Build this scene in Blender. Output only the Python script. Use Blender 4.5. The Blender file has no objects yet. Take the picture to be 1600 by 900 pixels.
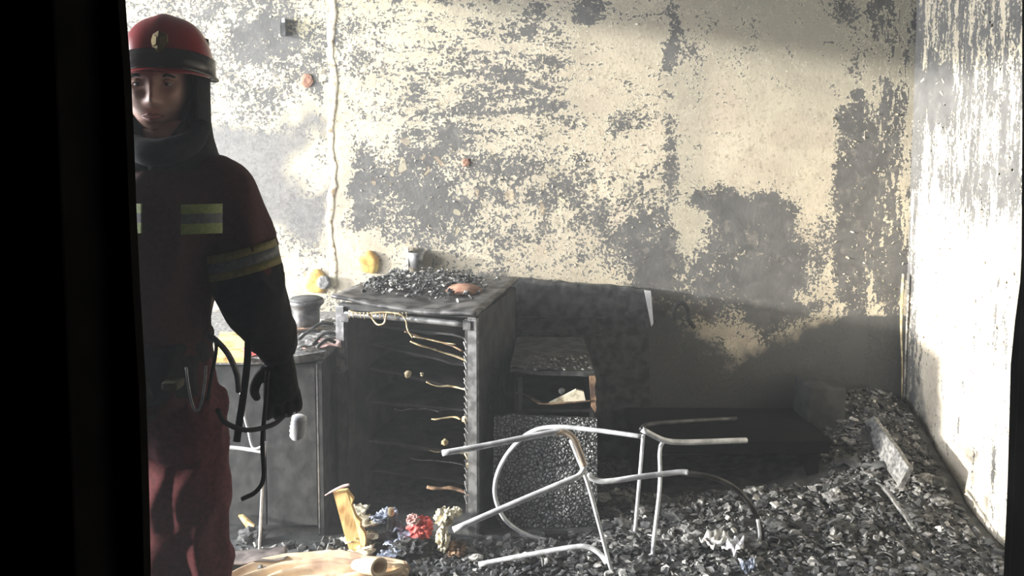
import bpy, bmesh, math, random
import numpy as np
from mathutils import Vector, Matrix, noise as mnoise
random.seed(7); np.random.seed(7)
SC = bpy.context.scene; COL = SC.collection

# ---------------------------------------------------------------- camera
CAMH, PITCH, F = 1.6, math.radians(4.5), 1400.0
cd = bpy.data.cameras.new('camera'); cd.lens = F/1600*36; cd.sensor_width = 36; cd.shift_y = -0.1
cam = bpy.data.objects.new('camera', cd); COL.objects.link(cam)
cam.location = (0, 0, CAMH); cam.rotation_euler = (math.pi/2-PITCH, 0, 0); cd.clip_start = 0.05
SC.camera = cam
# ---------------------------------------------------------------- light
w = bpy.data.worlds.new('sky'); SC.world = w; w.use_nodes = True
w.node_tree.nodes['Background'].inputs[0].default_value = (0.75, 0.85, 1.0, 1)
w.node_tree.nodes['Background'].inputs[1].default_value = 1.0
sd = bpy.data.lights.new('sun', 'SUN'); sd.energy = 10.0; sd.angle = math.radians(2.0); sd.color = (1.0, 0.95, 0.86)
sun = bpy.data.objects.new('sun', sd); COL.objects.link(sun); sun.location = (-4, 1, 3)
sun.rotation_euler = Vector((1, .23, -.15)).to_track_quat('-Z', 'Y').to_euler()
ad = bpy.data.lights.new('window_daylight', 'AREA'); ad.shape = 'RECTANGLE'; ad.size = 2.2; ad.size_y = 1.8; ad.energy = 480; ad.color = (0.97, 0.98, 1.0)
al = bpy.data.objects.new('window_daylight', ad); COL.objects.link(al); al.location = (-3.7, 2.95, 1.75)
al.rotation_euler = Vector((1, .10, -.10)).to_track_quat('-Z', 'Y').to_euler()
SC.view_settings.view_transform = 'Standard'; SC.view_settings.look = 'None'
SC.view_settings.gamma = 1; SC.view_settings.use_curve_mapping = False
SC.view_settings.exposure = 0.12

# ---------------------------------------------------------------- helpers
def at(px, py, Y):
    dx = (px-800)/F; du = (290-py)/F
    dy = math.cos(PITCH)+du*math.sin(PITCH); dz = -math.sin(PITCH)+du*math.cos(PITCH)
    k = Y/dy
    return Vector((dx*k, Y, CAMH+dz*k))
def atx(px, py, X):
    d = at(px, py, 1.0)-Vector((0, 0, CAMH)); k = X/d.x
    return Vector((0, 0, CAMH))+d*k
def proj(x, y, z):
    dz = z-CAMH; d = y*math.cos(PITCH)-dz*math.sin(PITCH); u = y*math.sin(PITCH)+dz*math.cos(PITCH)
    return 800+F*x/d, 290-F*u/d

def new_mat(name):
    m = bpy.data.materials.new(name); m.use_nodes = True
    return m, m.node_tree, m.node_tree.nodes['Principled BSDF']
def mat(name, c1, c2=None, rough=.7, metal=0, scale=20, bump=.2, dist=.004, lo=.4, hi=.6, spec=.5, detail=6, stretch=(1,1,1)):
    m, nt, b = new_mat(name); N = nt.nodes; L = nt.links
    b.inputs['Roughness'].default_value = rough; b.inputs['Metallic'].default_value = metal
    b.inputs['Specular IOR Level'].default_value = spec
    tc = N.new('ShaderNodeTexCoord'); mp = N.new('ShaderNodeMapping'); mp.inputs['Scale'].default_value = stretch
    L.new(tc.outputs['Object'], mp.inputs[0])
    n = N.new('ShaderNodeTexNoise'); n.inputs['Scale'].default_value = scale; n.inputs['Detail'].default_value = detail
    L.new(mp.outputs[0], n.inputs['Vector'])
    r = N.new('ShaderNodeValToRGB'); r.color_ramp.elements[0].position = lo; r.color_ramp.elements[1].position = hi
    r.color_ramp.elements[0].color = (*c1, 1); r.color_ramp.elements[1].color = (*(c2 or c1), 1)
    L.new(n.outputs['Fac'], r.inputs[0]); L.new(r.outputs[0], b.inputs['Base Color'])
    if bump:
        bp = N.new('ShaderNodeBump'); bp.inputs['Strength'].default_value = bump; bp.inputs['Distance'].default_value = dist
        L.new(n.outputs['Fac'], bp.inputs['Height']); L.new(bp.outputs[0], b.inputs['Normal'])
    return m

def link(name, bm_or_me, m, parent=None, smooth=False):
    if isinstance(bm_or_me, bmesh.types.BMesh):
        me = bpy.data.meshes.new(name); bmesh.ops.recalc_face_normals(bm_or_me, faces=bm_or_me.faces[:]); bm_or_me.to_mesh(me); bm_or_me.free()
    else: me = bm_or_me
    ms = m if isinstance(m, (list, tuple)) else [m]
    for q in ms: me.materials.append(q)
    if smooth: me.polygons.foreach_set('use_smooth', [True]*len(me.polygons))
    o = bpy.data.objects.new(name, me); COL.objects.link(o)
    if parent: o.parent = parent; o.matrix_parent_inverse = parent_inv(parent)
    return o
def parent_inv(p):
    M = Matrix.LocRotScale(p.location, p.rotation_euler, p.scale)
    return M.inverted()      # geometry is written in world coordinates
def tag(o, label=None, cat=None, group=None, kind=None):
    if label: o['label'] = label
    if cat: o['category'] = cat
    if group: o['group'] = group
    if kind: o['kind'] = kind
    return o
def thing(name, loc, label, cat, group=None):
    o = bpy.data.objects.new(name, None); COL.objects.link(o); o.location = loc; o.empty_display_size = .1
    return tag(o, label, cat, group)
def struct(name, bm, m, smooth=False):
    o = link(name, bm, m, None, smooth); o['kind'] = 'structure'; return o

def box(bm, lo, hi, bev=0, M=None, jit=0):
    r = bmesh.ops.create_cube(bm, size=1); vs = r['verts']
    c = [(a+b)/2 for a, b in zip(lo, hi)]; s = [b-a for a, b in zip(lo, hi)]
    for v in vs:
        v.co = Vector((v.co.x*s[0]+c[0], v.co.y*s[1]+c[1], v.co.z*s[2]+c[2]))
        if jit: v.co += Vector([random.uniform(-jit, jit) for _ in range(3)])
        if M: v.co = M @ v.co
    if bev:
        es = list({e for v in vs for e in v.link_edges})
        bmesh.ops.bevel(bm, geom=es, offset=bev, segments=2, affect='EDGES', profile=.6)
def B(): return bmesh.new()
def catmull(P, n=6):
    P = [Vector(p) for p in P]
    if len(P) < 3: return P
    out = []
    Q = [2*P[0]-P[1]]+P+[2*P[-1]-P[-2]]
    for i in range(1, len(Q)-2):
        for k in range(n):
            t = k/n; a, b, c, d = Q[i-1], Q[i], Q[i+1], Q[i+2]
            out.append(.5*((2*b)+(c-a)*t+(2*a-5*b+4*c-d)*t*t+(3*b-a-3*c+d)*t**3))
    out.append(P[-1]); return out
def tube(bm, pts, r, seg=10, smooth=6, cap=True, flat=None, up=None):
    """swept tube; r a number or a list of radii per control point; flat squashes the section along its second axis"""
    n0 = len(pts); R = [r]*n0 if isinstance(r, (int, float)) else list(r)
    P = catmull(pts, smooth) if smooth > 1 else [Vector(p) for p in pts]
    rr = [float(np.interp(i/(len(P)-1)*(n0-1), range(n0), R)) for i in range(len(P))]
    T = [(P[min(i+1, len(P)-1)]-P[max(i-1, 0)]).normalized() for i in range(len(P))]
    u = Vector(up) if up else Vector((0, 0, 1))
    if abs(u.dot(T[0])) > .95: u = Vector((1, 0, 0)) if abs(T[0].x) < .9 else Vector((0, 1, 0))
    rings = []
    for p, t, q in zip(P, T, rr):
        if up: u = Vector(up)
        u = (u-t*u.dot(t)).normalized(); v = t.cross(u)
        k = flat if flat else 1
        rings.append([bm.verts.new(p+q*(math.cos(a)*v+k*math.sin(a)*u)) for a in [2*math.pi*j/seg for j in range(seg)]])
    for A, C in zip(rings, rings[1:]):
        for j in range(seg): bm.faces.new((A[j], A[(j+1)%seg], C[(j+1)%seg], C[j]))
    if cap: bm.faces.new(rings[0][::-1]); bm.faces.new(rings[-1])
    return rings
def loft(bm, rings, cap=True):
    R = [[bm.verts.new(p) for p in r] for r in rings]; n = len(R[0])
    for A, C in zip(R, R[1:]):
        for j in range(n): bm.faces.new((A[j], A[(j+1)%n], C[(j+1)%n], C[j]))
    if cap: bm.faces.new(R[0][::-1]); bm.faces.new(R[-1])
def ell(c, a, b, n=28, pw=1.0):
    out = []
    for j in range(n):
        t = 2*math.pi*j/n; cx, sy = math.cos(t), math.sin(t)
        out.append(Vector((c.x+a*math.copysign(abs(cx)**pw, cx), c.y+b*math.copysign(abs(sy)**pw, sy), c.z)))
    return out
def lathe(bm, c, prof, seg=28, cap0=True, cap1=True, M=None):
    rings = []
    for r, z in prof:
        ring = []
        for j in range(seg):
            t = 2*math.pi*j/seg; p = Vector((r*math.cos(t), r*math.sin(t), z))
            if M: p = M @ p
            ring.append(bm.verts.new(p+Vector(c)))
        rings.append(ring)
    for A, C in zip(rings, rings[1:]):
        for j in range(seg): bm.faces.new((A[j], A[(j+1)%seg], C[(j+1)%seg], C[j]))
    if cap0: bm.faces.new(rings[0][::-1])
    if cap1: bm.faces.new(rings[-1])
def fuse(name, bm, m, parent, voxel=.01, smooth=6, disp=0, dscale=.1, seed=0):
    """joins overlapping shapes into one continuous surface"""
    o = link(name, bm, m, parent)
    md = o.modifiers.new('r', 'REMESH'); md.mode = 'VOXEL'; md.voxel_size = voxel
    sm = o.modifiers.new('s', 'SMOOTH'); sm.iterations = smooth; sm.factor = .5
    dg = bpy.context.evaluated_depsgraph_get(); me = bpy.data.meshes.new_from_object(o.evaluated_get(dg))
    o.modifiers.clear(); o.data = me
    if disp:
        nn = [v.normal.copy() for v in me.vertices]
        for v, n in zip(me.vertices, nn):
            q = Vector((v.co.x/dscale, v.co.y/dscale, v.co.z/dscale*.55+seed))
            a = mnoise.noise(q); a = 1-2*abs(a)      # ridged: cloth folds
            v.co += n*disp*(a-.5)
    me.polygons.foreach_set('use_smooth', [True]*len(me.polygons)); me.update()
    return o
def slab(bm, outline, off):
    """closed outline (list of points) given thickness by the vector off"""
    off = Vector(off); a = [bm.verts.new(p) for p in outline]; b = [bm.verts.new(Vector(p)+off) for p in outline]
    bm.faces.new(a); bm.faces.new(b[::-1]); n = len(a)
    for i in range(n): bm.faces.new((a[i], a[(i+1)%n], b[(i+1)%n], b[i]))
def ragged(p, q, amp, n=10, nrm=(0, 0, 1)):
    p, q = Vector(p), Vector(q); out = []
    for i in range(n):
        t = i/n; out.append(p.lerp(q, t)+(Vector(nrm)*random.uniform(-amp, amp) if i else Vector()))
    return out

# ---------------------------------------------------------------- materials
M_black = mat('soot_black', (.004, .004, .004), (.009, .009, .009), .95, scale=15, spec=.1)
M_char = mat('char', (.040, .042, .043), (.10, .104, .104), .8, scale=22, bump=.6, dist=.01, spec=.3)
M_chard = mat('char_deep', (.035, .037, .038), (.065, .067, .067), .85, scale=16, bump=.5, dist=.01, spec=.2)
M_ash = mat('ash_grey', (.09, .093, .095), (.33, .33, .32), .9, scale=60, bump=.6, dist=.006, lo=.35, hi=.7)
M_pale = mat('pale_scrap', (.35, .35, .34), (.75, .73, .68), .8, scale=40, bump=.3, lo=.4, hi=.6)
M_metal = mat('scorched_steel', (.20, .205, .21), (.42, .43, .44), .42, .75, scale=30, bump=.1, dist=.002)
M_metald = mat('sooted_steel', (.05, .05, .055), (.22, .22, .22), .5, .6, scale=18, bump=.2, dist=.003)
M_tube = mat('chair_tube_steel', (.52, .54, .56), (.82, .84, .87), .42, .25, scale=25, bump=.1, dist=.001)
M_tuberust = mat('chair_tube_burnt', (.45, .36, .28), (.62, .52, .42), .55, .3, scale=25, bump=.1, dist=.001)
M_tubedark = mat('chair_tube_dark', (.02, .02, .02), (.10, .10, .105), .45, .5, scale=12, bump=.1, dist=.001, lo=.45, hi=.65)
M_rubber = mat('black_rubber', (.008, .008, .008), (.015, .015, .015), .8)
M_wood = mat('raw_wood', (.42, .22, .07), (.86, .62, .26), .75, scale=26, bump=.5, stretch=(1, 1, .4), lo=.36, hi=.52)
M_woodburnt = mat('burnt_wood', (.09, .055, .04), (.42, .27, .16), .8, scale=26, bump=.5, lo=.42, hi=.62)
M_cream = mat('cream_cloth', (.30, .20, .14), (.78, .62, .42), .9, scale=7, bump=.3, lo=.35, hi=.6)
M_creamp = mat('cream_paper', (.30, .25, .16), (.82, .77, .60), .9, scale=30, bump=.4, lo=.36, hi=.5)
M_red = mat('red_cloth', (.30, .03, .03), (.75, .14, .13), .8, scale=30, bump=.3)
M_pink = mat('pink_plastic', (.55, .30, .28), (.80, .62, .58), .7, scale=30)
M_blue = mat('blue_grey_scrap', (.10, .12, .17), (.45, .50, .62), .8, scale=50, lo=.4, hi=.62)
M_ochre = mat('ochre_clay', (.55, .30, .08), (.85, .62, .18), .8, scale=26, bump=.3)
M_terra = mat('terracotta', (.28, .14, .09), (.42, .24, .17), .8, scale=40)
M_melt = mat('melted_plastic', (.35, .26, .14), (.70, .60, .38), .6, scale=40, bump=.3)
M_liner = mat('sooted_liner', (.028, .030, .031), (.085, .080, .075), .6, scale=9, bump=.5, dist=.01, lo=.42, hi=.62)
M_skin = mat('skin', (.50, .28, .21), (.60, .36, .28), .5, scale=30, bump=.1, dist=.001)
M_lip = mat('lips', (.33, .12, .10), None, .5)
M_jacket = mat('maroon_jacket', (.060, .014, .014), (.085, .022, .020), .85, scale=90, bump=.3, dist=.001)
M_trous = mat('red_trousers', (.095, .016, .022), (.15, .030, .038), .85, scale=90, bump=.3, dist=.001)
M_hood = mat('black_hood', (.010, .010, .011), (.018, .018, .02), .9, scale=60)
M_dark = mat('dark_cloth', (.012, .012, .015), (.022, .021, .025), .9, scale=60)
M_lime = mat('lime_reflective', (.30, .38, .10), (.40, .46, .16), .5, scale=120)
M_silver = mat('silver_reflective', (.13, .135, .13), (.18, .185, .18), .5, scale=120)
M_gold = mat('ochre_band', (.20, .17, .05), (.28, .23, .07), .6, scale=80)
M_helm = mat('red_helmet', (.30, .010, .014), (.38, .02, .02), .30, scale=8, bump=.02)
M_white = mat('white_enamel', (.70, .72, .76), (.80, .81, .84), .4, scale=20, bump=.05)
M_eye = mat('eye_white', (.28, .25, .23), None, .2)
M_iris = mat('iris', (.05, .035, .02), None, .2)
M_glove = mat('black_glove', (.010, .012, .012), (.022, .024, .024), .8, scale=60)
M_brick = mat('raw_plaster', (.24, .23, .22), (.38, .36, .34), .9, scale=8)

# alligator char: cracked cells standing proud
def alligator():
    m, nt, b = new_mat('alligator_char'); N = nt.nodes; L = nt.links
    b.inputs['Roughness'].default_value = .42; b.inputs['Specular IOR Level'].default_value = .6
    tc = N.new('ShaderNodeTexCoord'); nz = N.new('ShaderNodeTexNoise'); nz.inputs['Scale'].default_value = 9
    mx = N.new('ShaderNodeMixRGB'); mx.inputs[0].default_value = .03
    L.new(tc.outputs['Object'], nz.inputs['Vector']); L.new(tc.outputs['Object'], mx.inputs[1]); L.new(nz.outputs['Color'], mx.inputs[2])
    v = N.new('ShaderNodeTexVoronoi'); v.feature = 'DISTANCE_TO_EDGE'; v.inputs['Scale'].default_value = 70
    L.new(mx.outputs[0], v.inputs['Vector'])
    r = N.new('ShaderNodeValToRGB'); r.color_ramp.elements[0].position = .02; r.color_ramp.elements[1].position = .22
    r.color_ramp.elements[0].color = (.012, .012, .012, 1); r.color_ramp.elements[1].color = (.30, .32, .325, 1)
    L.new(v.outputs['Distance'], r.inputs[0]); L.new(r.outputs[0], b.inputs['Base Color'])
    bp = N.new('ShaderNodeBump'); bp.inputs['Strength'].default_value = 1; bp.inputs['Distance'].default_value = .012
    L.new(v.outputs['Distance'], bp.inputs['Height']); L.new(bp.outputs[0], b.inputs['Normal'])
    return m
M_allig = alligator()

# fire-damaged wall: attributes on the mesh say where the paint has gone or shade is painted in, noise says how
def burnt_wall(name, vertical=0.0, sA=9, sB=42, cream=((.80, .72, .46), (.70, .64, .50)), grey=((.07, .07, .069), (.21, .21, .205))):
    m, nt, b = new_mat(name); N = nt.nodes; L = nt.links
    b.inputs['Roughness'].default_value = .85; b.inputs['Specular IOR Level'].default_value = .25
    tc = N.new('ShaderNodeTexCoord')
    def attr(n): a = N.new('ShaderNodeAttribute'); a.attribute_name = n; return a.outputs['Fac']
    def noise(sc, det=7, dis=0., st=(1, 1, 1), off=0, rg=.55):
        mp = N.new('ShaderNodeMapping'); mp.inputs['Scale'].default_value = st; mp.inputs['Location'].default_value = (off, off, off)
        L.new(tc.outputs['Object'], mp.inputs[0])
        n = N.new('ShaderNodeTexNoise'); n.inputs['Scale'].default_value = sc; n.inputs['Detail'].default_value = det
        n.inputs['Distortion'].default_value = dis; n.inputs['Roughness'].default_value = rg
        L.new(mp.outputs[0], n.inputs['Vector']); return n.outputs['Fac']
    def mth(op, a, c=None, d=None, clamp=False):
        q = N.new('ShaderNodeMath'); q.operation = op; q.use_clamp = clamp
        for i, x in enumerate((a, c, d)):
            if x is None: continue
            if isinstance(x, (int, float)): q.inputs[i].default_value = x
            else: L.new(x, q.inputs[i])
        return q.outputs[0]
    def mix(f, a, c, mode='MIX'):
        q = N.new('ShaderNodeMixRGB'); q.blend_type = mode
        for i, x in enumerate((f, a, c)):
            if isinstance(x, (int, float)): q.inputs[i].default_value = x
            elif isinstance(x, tuple): q.inputs[i].default_value = (*x, 1)
            else: L.new(x, q.inputs[i])
        return q.outputs[0]
    C, D, T, S = attr('charring'), attr('soot'), attr('yellowing'), attr('streak')  # soot attribute carries painted shade as well
    n_iso = mth('ADD', mth('MULTIPLY', noise(sA, 8, .5), .42), mth('MULTIPLY', noise(sB, 6, 1.4, rg=.65), .58))
    st = (1, 1, .16)
    n_ver = mth('ADD', mth('MULTIPLY', noise(sA*1.9, 8, .4, st, 3), .55), mth('MULTIPLY', noise(sB*1.3, 6, .9, (1, 1, .28), 5), .45))
    sth = (.22, 1, 1)
    n_hor = mth('ADD', mth('MULTIPLY', noise(sA*1.6, 8, .5, sth, 9), .5), mth('MULTIPLY', noise(sB*1.2, 6, 1.2, (.45, 1, 1), 11), .5))
    Sv = mth('MAXIMUM', S, 0.0); Sh = mth('MULTIPLY', mth('MINIMUM', S, 0.0), -1.0)
    val = mth('ADD', mth('MULTIPLY', n_iso, mth('SUBTRACT', 1.0, mth('ADD', Sv, Sh))), mth('ADD', mth('MULTIPLY', n_ver, Sv), mth('MULTIPLY', n_hor, Sh)))
    val = mth('ADD', val, mth('MULTIPLY', mth('SUBTRACT', noise(85, 4, .6, off=91), .5), .42))
    thr = mth('SUBTRACT', .672, mth('MULTIPLY', C, .33))
    d = mth('SUBTRACT', val, thr)
    mask = mth('MULTIPLY', d, 40, clamp=True)
    mask = mth('MULTIPLY_ADD', d, 42, .5, clamp=True)
    rim = mth('SUBTRACT', 1.0, mth('MULTIPLY', mth('ABSOLUTE', mth('ADD', d, .022)), 32), clamp=True)
    # paint colour
    pn = noise(3.2, 5, .6, off=20); pf = noise(55, 5, .3, off=31)
    paint = mix(T, cream[1], cream[0])
    paint = mix(mth('MULTIPLY_ADD', pn, 3, -1.35, clamp=True), paint, (.62, .52, .42))
    paint = mix(mth('MULTIPLY', mth('MULTIPLY_ADD', pf, 7, -3.9, clamp=True), .75), paint, (.30, .25, .19))
    film = mth('MULTIPLY_ADD', noise(2.6, 8, .8, off=101, rg=.62), 3.2, -1.1, clamp=True)
    paint = mix(mth('MULTIPLY', film, .72), paint, mix(noise(4, 4, off=111), (.40, .33, .24), (.34, .32, .27)))
    fine = mth('MULTIPLY_ADD', noise(28, 6, 1.8, (.7, 1, 1), 121, .65), 6, -3.2, clamp=True)
    paint = mix(mth('MULTIPLY', fine, .42), paint, (.34, .29, .21))
    paint = mix(mth('MULTIPLY', attr('haze'), .8), paint, (.33, .32, .265))
    paint = mix(mth('MULTIPLY', rim, .6), paint, (.95, .89, .70))
    vp = N.new('ShaderNodeMapping'); vp.inputs['Scale'].default_value = (1, 1, 1); wn = N.new('ShaderNodeTexNoise'); wn.inputs['Scale'].default_value = 9
    L.new(tc.outputs['Object'], wn.inputs['Vector']); vm = N.new('ShaderNodeMixRGB'); vm.blend_type = 'ADD'; vm.inputs[0].default_value = .16
    L.new(tc.outputs['Object'], vm.inputs[1]); L.new(wn.outputs['Color'], vm.inputs[2])
    vo = N.new('ShaderNodeTexVoronoi'); vo.inputs['Scale'].default_value = 13; L.new(vm.outputs[0], vo.inputs['Vector'])
    sepc = N.new('ShaderNodeSeparateColor'); L.new(vo.outputs['Color'], sepc.inputs[0])
    pick = mth('MULTIPLY', mth('GREATER_THAN', sepc.outputs[0], .66), attr('blister'))
    rad = mth('MULTIPLY_ADD', sepc.outputs[1], .25, .12)
    dd = mth('SUBTRACT', vo.outputs['Distance'], rad)
    ring = mth('MULTIPLY', mth('SUBTRACT', 1.0, mth('MULTIPLY', mth('ABSOLUTE', dd), 26), clamp=True), pick)
    disc_ = mth('MULTIPLY', mth('MULTIPLY_ADD', dd, -30, 0.0, clamp=True), pick)
    g = mix(noise(14, 6, .4, off=40), grey[0], grey[1])
    g = mix(mth('MULTIPLY', mth('MULTIPLY_ADD', noise(24, 6, .5, off=47), 8, -4.6, clamp=True), .5), g, (.30, .28, .25))
    col = mix(mask, paint, g)
    col = mix(mth('MULTIPLY', disc_, .45), col, mix(sepc.outputs[2], (.50, .37, .24), (.80, .74, .52)))
    col = mix(mth('MULTIPLY', ring, .8), col, (.10, .085, .07))
    col = mix(attr('bare'), col, mix(noise(30, 6, .8, off=52), (.10, .10, .102), (.32, .32, .32)))
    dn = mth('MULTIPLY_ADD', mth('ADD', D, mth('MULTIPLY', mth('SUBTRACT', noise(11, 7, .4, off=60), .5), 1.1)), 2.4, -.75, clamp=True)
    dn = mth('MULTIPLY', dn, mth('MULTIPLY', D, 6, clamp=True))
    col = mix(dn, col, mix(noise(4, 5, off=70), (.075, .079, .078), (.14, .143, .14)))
    L.new(col, b.inputs['Base Color'])
    h = mth('ADD', mth('MULTIPLY', mask, -.8), mth('ADD', mth('MULTIPLY', rim, .5), mth('MULTIPLY', noise(70, 4, off=80), .4)))
    bp = N.new('ShaderNodeBump'); bp.inputs['Strength'].default_value = .55; bp.inputs['Distance'].default_value = .006
    L.new(h, bp.inputs['Height']); L.new(bp.outputs[0], b.inputs['Normal'])
    return m
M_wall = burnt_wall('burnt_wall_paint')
M_wallr = burnt_wall('burnt_wall_paint_streaked', sA=11, sB=36, cream=((.80, .73, .52), (.86, .80, .68)))

# ---------------------------------------------------------------- the room
XL, XR, YB, YF, ZC = -2.3, 1.83, 4.1, 1.0, 2.55
def sst(a, b, x): t = np.clip((x-a)/(b-a), 0, 1); return t*t*(3-2*t)
def rect(px, py, x0, y0, x1, y1, s=14): return sst(x0-s, x0+s, px)*(1-sst(x1-s, x1+s, px))*sst(y0-s, y0+s, py)*(1-sst(y1-s, y1+s, py))
def blob(px, py, cx, cy, rx, ry, s=.35): d = np.sqrt(((px-cx)/rx)**2+((py-cy)/ry)**2); return 1-sst(1-s, 1+s, d)
def field_mesh(name, origin, ux, uz, nu, nv, fields, thick, m):
    """finely divided wall face with stain and painted shade attributes, given a back face so it has thickness"""
    O = np.array(origin, float); ux = np.array(ux, float); uz = np.array(uz, float)
    U, V = np.meshgrid(np.linspace(0, 1, nu), np.linspace(0, 1, nv)); U = U.ravel(); V = V.ravel()
    P = O+U[:, None]*ux+V[:, None]*uz
    n = len(P); T = np.array(thick, float)
    corners = np.array([O+T, O+ux+T, O+ux+uz+T, O+uz+T]); allP = np.vstack([P, corners])
    idx = np.arange(n).reshape(nv, nu)
    faces = np.stack([idx[:-1, :-1], idx[:-1, 1:], idx[1:, 1:], idx[1:, :-1]], -1).reshape(-1, 4).tolist()
    a, b, c, d = n, n+1, n+2, n+3
    faces += [[a, d, c, b], list(idx[0, ::-1])+[a, b], list(idx[-1, :])+[c, d], list(idx[:, 0])+[d, a], list(idx[::-1, -1])+[b, c]]
    me = bpy.data.meshes.new(name); me.from_pydata(allP.tolist(), [], faces); me.update()
    F_ = fields(P)
    for k, v in F_.items():
        at_ = me.attributes.new(k, 'FLOAT', 'POINT'); at_.data.foreach_set('value', np.concatenate([v, np.zeros(4)]).astype(np.float32))
    o = link(name, me, m); o['kind'] = 'structure'; return o
def pixels(P):
    x, y, z = P[:, 0], P[:, 1], P[:, 2]-CAMH
    d = y*math.cos(PITCH)-z*math.sin(PITCH); u = y*math.sin(PITCH)+z*math.cos(PITCH)
    return 800+F*x/d, 290-F*u/d
def back_fields(P):
    px, py = pixels(P); one = np.ones_like(px); px0, py0 = px.copy(), py.copy()
    wx = np.array([mnoise.fractal(Vector((a*3.4, 1.3, b*3.4)), 1.0, 2.0, 4) for a, _, b in P]); wy = np.array([mnoise.fractal(Vector((a*3.4, 7.7, b*3.4)), 1.0, 2.0, 4) for a, _, b in P])
    px = px+38*wx; py = py+38*wy
    xx, zz = P[:, 0], P[:, 2]
    mott = np.array([mnoise.fractal(Vector((a*2.6, 3.3, b*2.9)), 1.0, 2.0, 4) for a, b in zip(xx, zz)])
    C = .40*one+.18*mott
    C += .12*rect(px, py, 300, -50, 520, 170, 40)
    C += .30*blob(px, py, 400, 70, 45, 40)
    C += .06*rect(px, py, 560, 0, 960, 130, 50)
    C += .16*rect(px, py, 740, 130, 900, 215, 30) + .22*blob(px, py, 990, 190, 40, 25)
    C += .26*blob(px, py, 770, 30, 60, 30) + .38*blob(px, py, 925, 20, 30, 30)
    C += .11*rect(px, py, 535, 245, 1000, 400, 35)
    C += .30*blob(px, py, 575, 300, 26, 60, .6) + .24*blob(px, py, 660, 320, 40, 60, .7) + .3*blob(px, py, 708, 225, 25, 25, .5)
    C += .09*rect(px, py, 830, 290, 1040, 440, 25)
    C -= .45*rect(px, py, 510, 130, 535, 460, 8)*one + .35*rect(px, py, 520, 370, 650, 400, 12)
    C -= .30*rect(px, py, 330, 395, 560, 470, 15)
    C -= .24*rect(px, py, 1060, -60, 1310, 290, 20)
    C -= .22*rect(px, py, 900, 40, 1035, 140, 30)
    C += .52*blob(px, py, 1170, 395, 70, 95, .5) + .50*blob(px, py, 1125, 330, 36, 42, .3) + .35*blob(px, py, 1235, 335, 45, 28) + .3*blob(px, py, 1255, 400, 35, 40)+ .45*blob(px, py, 1200, 480, 60, 40)
    C += .36*blob(px, py, 1010, 385, 38, 60, .5)
    C += .28*blob(px, py, 1060, 450, 60, 60)
    C += .26*rect(px0, py, 1040, -40, 1060, 330, 8) + .25*rect(px, py, 1045, 40, 1095, 120, 12)
    C += .46*(sst(1300, 1318, px0+20*wx)*(1-sst(1345, 1362, px0))*sst(150, 175, py)) + .22*rect(px0, py, 1355, 130, 1412, 500, 8)
    C += .10*rect(px, py, 1380, -40, 1425, 500, 10)
    bare = rect(px, py, 300, 185, 505, 370, 16)*(1-.9*blob(px, py, 468, 250, 45, 40)) * (px+ .9*(200-py) < 4000)
    bare = bare*sst(-10, 25, (py-165)+(450-px)*.0)*(1-sst(0, 25, (px-440)*.9-(py-150)))
    bare = np.clip(bare, 0, 1)*.92
    px, py = px0, py0
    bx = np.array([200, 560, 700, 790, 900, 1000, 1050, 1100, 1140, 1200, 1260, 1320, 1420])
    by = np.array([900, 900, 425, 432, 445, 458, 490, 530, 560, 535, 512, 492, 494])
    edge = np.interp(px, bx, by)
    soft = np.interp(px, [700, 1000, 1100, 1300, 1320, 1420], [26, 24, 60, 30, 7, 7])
    D = sst(-soft, soft, py-edge)  # lower wall soot, with shade painted in along its cast edge
    Y_ = np.clip(1.15-(px-330)/420-(py-60)/420, 0, 1)
    S = -.75*rect(px, py, 600, -50, 1035, 240, 60)+.95*rect(px, py, 1345, -50, 1430, 520, 14)
    H = .9*sst(950, 1350, px)*(1-sst(60, 300, py)) + .5*(1-sst(-20, 130, py))*sst(500, 800, px) + .5*rect(px, py, 1040, 100, 1110, 420, 20)  # smoke film and grey band, plus hazy dimness painted toward upper right
    Bl = np.clip(rect(px, py, 545, 230, 1040, 440, 30)+.6*rect(px, py, 340, 90, 1000, 240, 40)+.7*rect(px, py, 440, 380, 560, 480, 20), 0, 1)
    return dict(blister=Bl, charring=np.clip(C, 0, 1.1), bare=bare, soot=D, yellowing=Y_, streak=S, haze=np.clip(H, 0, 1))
def right_fields(P):
    px, py = pixels(P); px = np.clip(px, 1380, 1800)
    C = .50+0*px
    C += .08*(1-sst(150, 330, py)) - .34*sst(260, 420, py)
    C += .35*blob(px, py, 1465, 150, 30, 45)+.22*rect(px, py, 1480, 260, 1600, 340, 25)
    C += .40*(1-sst(1428, 1446, px))*sst(0, 40, 900-py+0*px)
    C -= .15*rect(px, py, 1425, 300, 1500, 480, 12)
    C += .14*sst(1530, 1560, px)*sst(400, 450, py)
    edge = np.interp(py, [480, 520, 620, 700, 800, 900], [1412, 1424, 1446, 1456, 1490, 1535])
    D = (1-sst(-6, 6, px-edge))*sst(500, 560, py)*.55  # corner soot, with a slanting cast shadow painted in
    return dict(blister=0*px, charring=np.clip(C, 0, 1.1), bare=0*px, soot=D, yellowing=.55*(1-sst(80, 300, py)), streak=.95+0*px, haze=.08*(1-sst(60, 220, py)))
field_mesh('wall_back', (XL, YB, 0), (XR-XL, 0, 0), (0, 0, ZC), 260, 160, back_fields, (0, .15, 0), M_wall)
field_mesh('wall_right', (XR, YB, 0), (0, YF-YB, 0), (0, 0, ZC), 200, 160, right_fields, (.15, 0, 0), M_wallr)
bm = B(); box(bm, (XL-.15, -1.6, -.1), (XR+.15, YB+.15, 0)); struct('floor', bm, M_chard)
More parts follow.
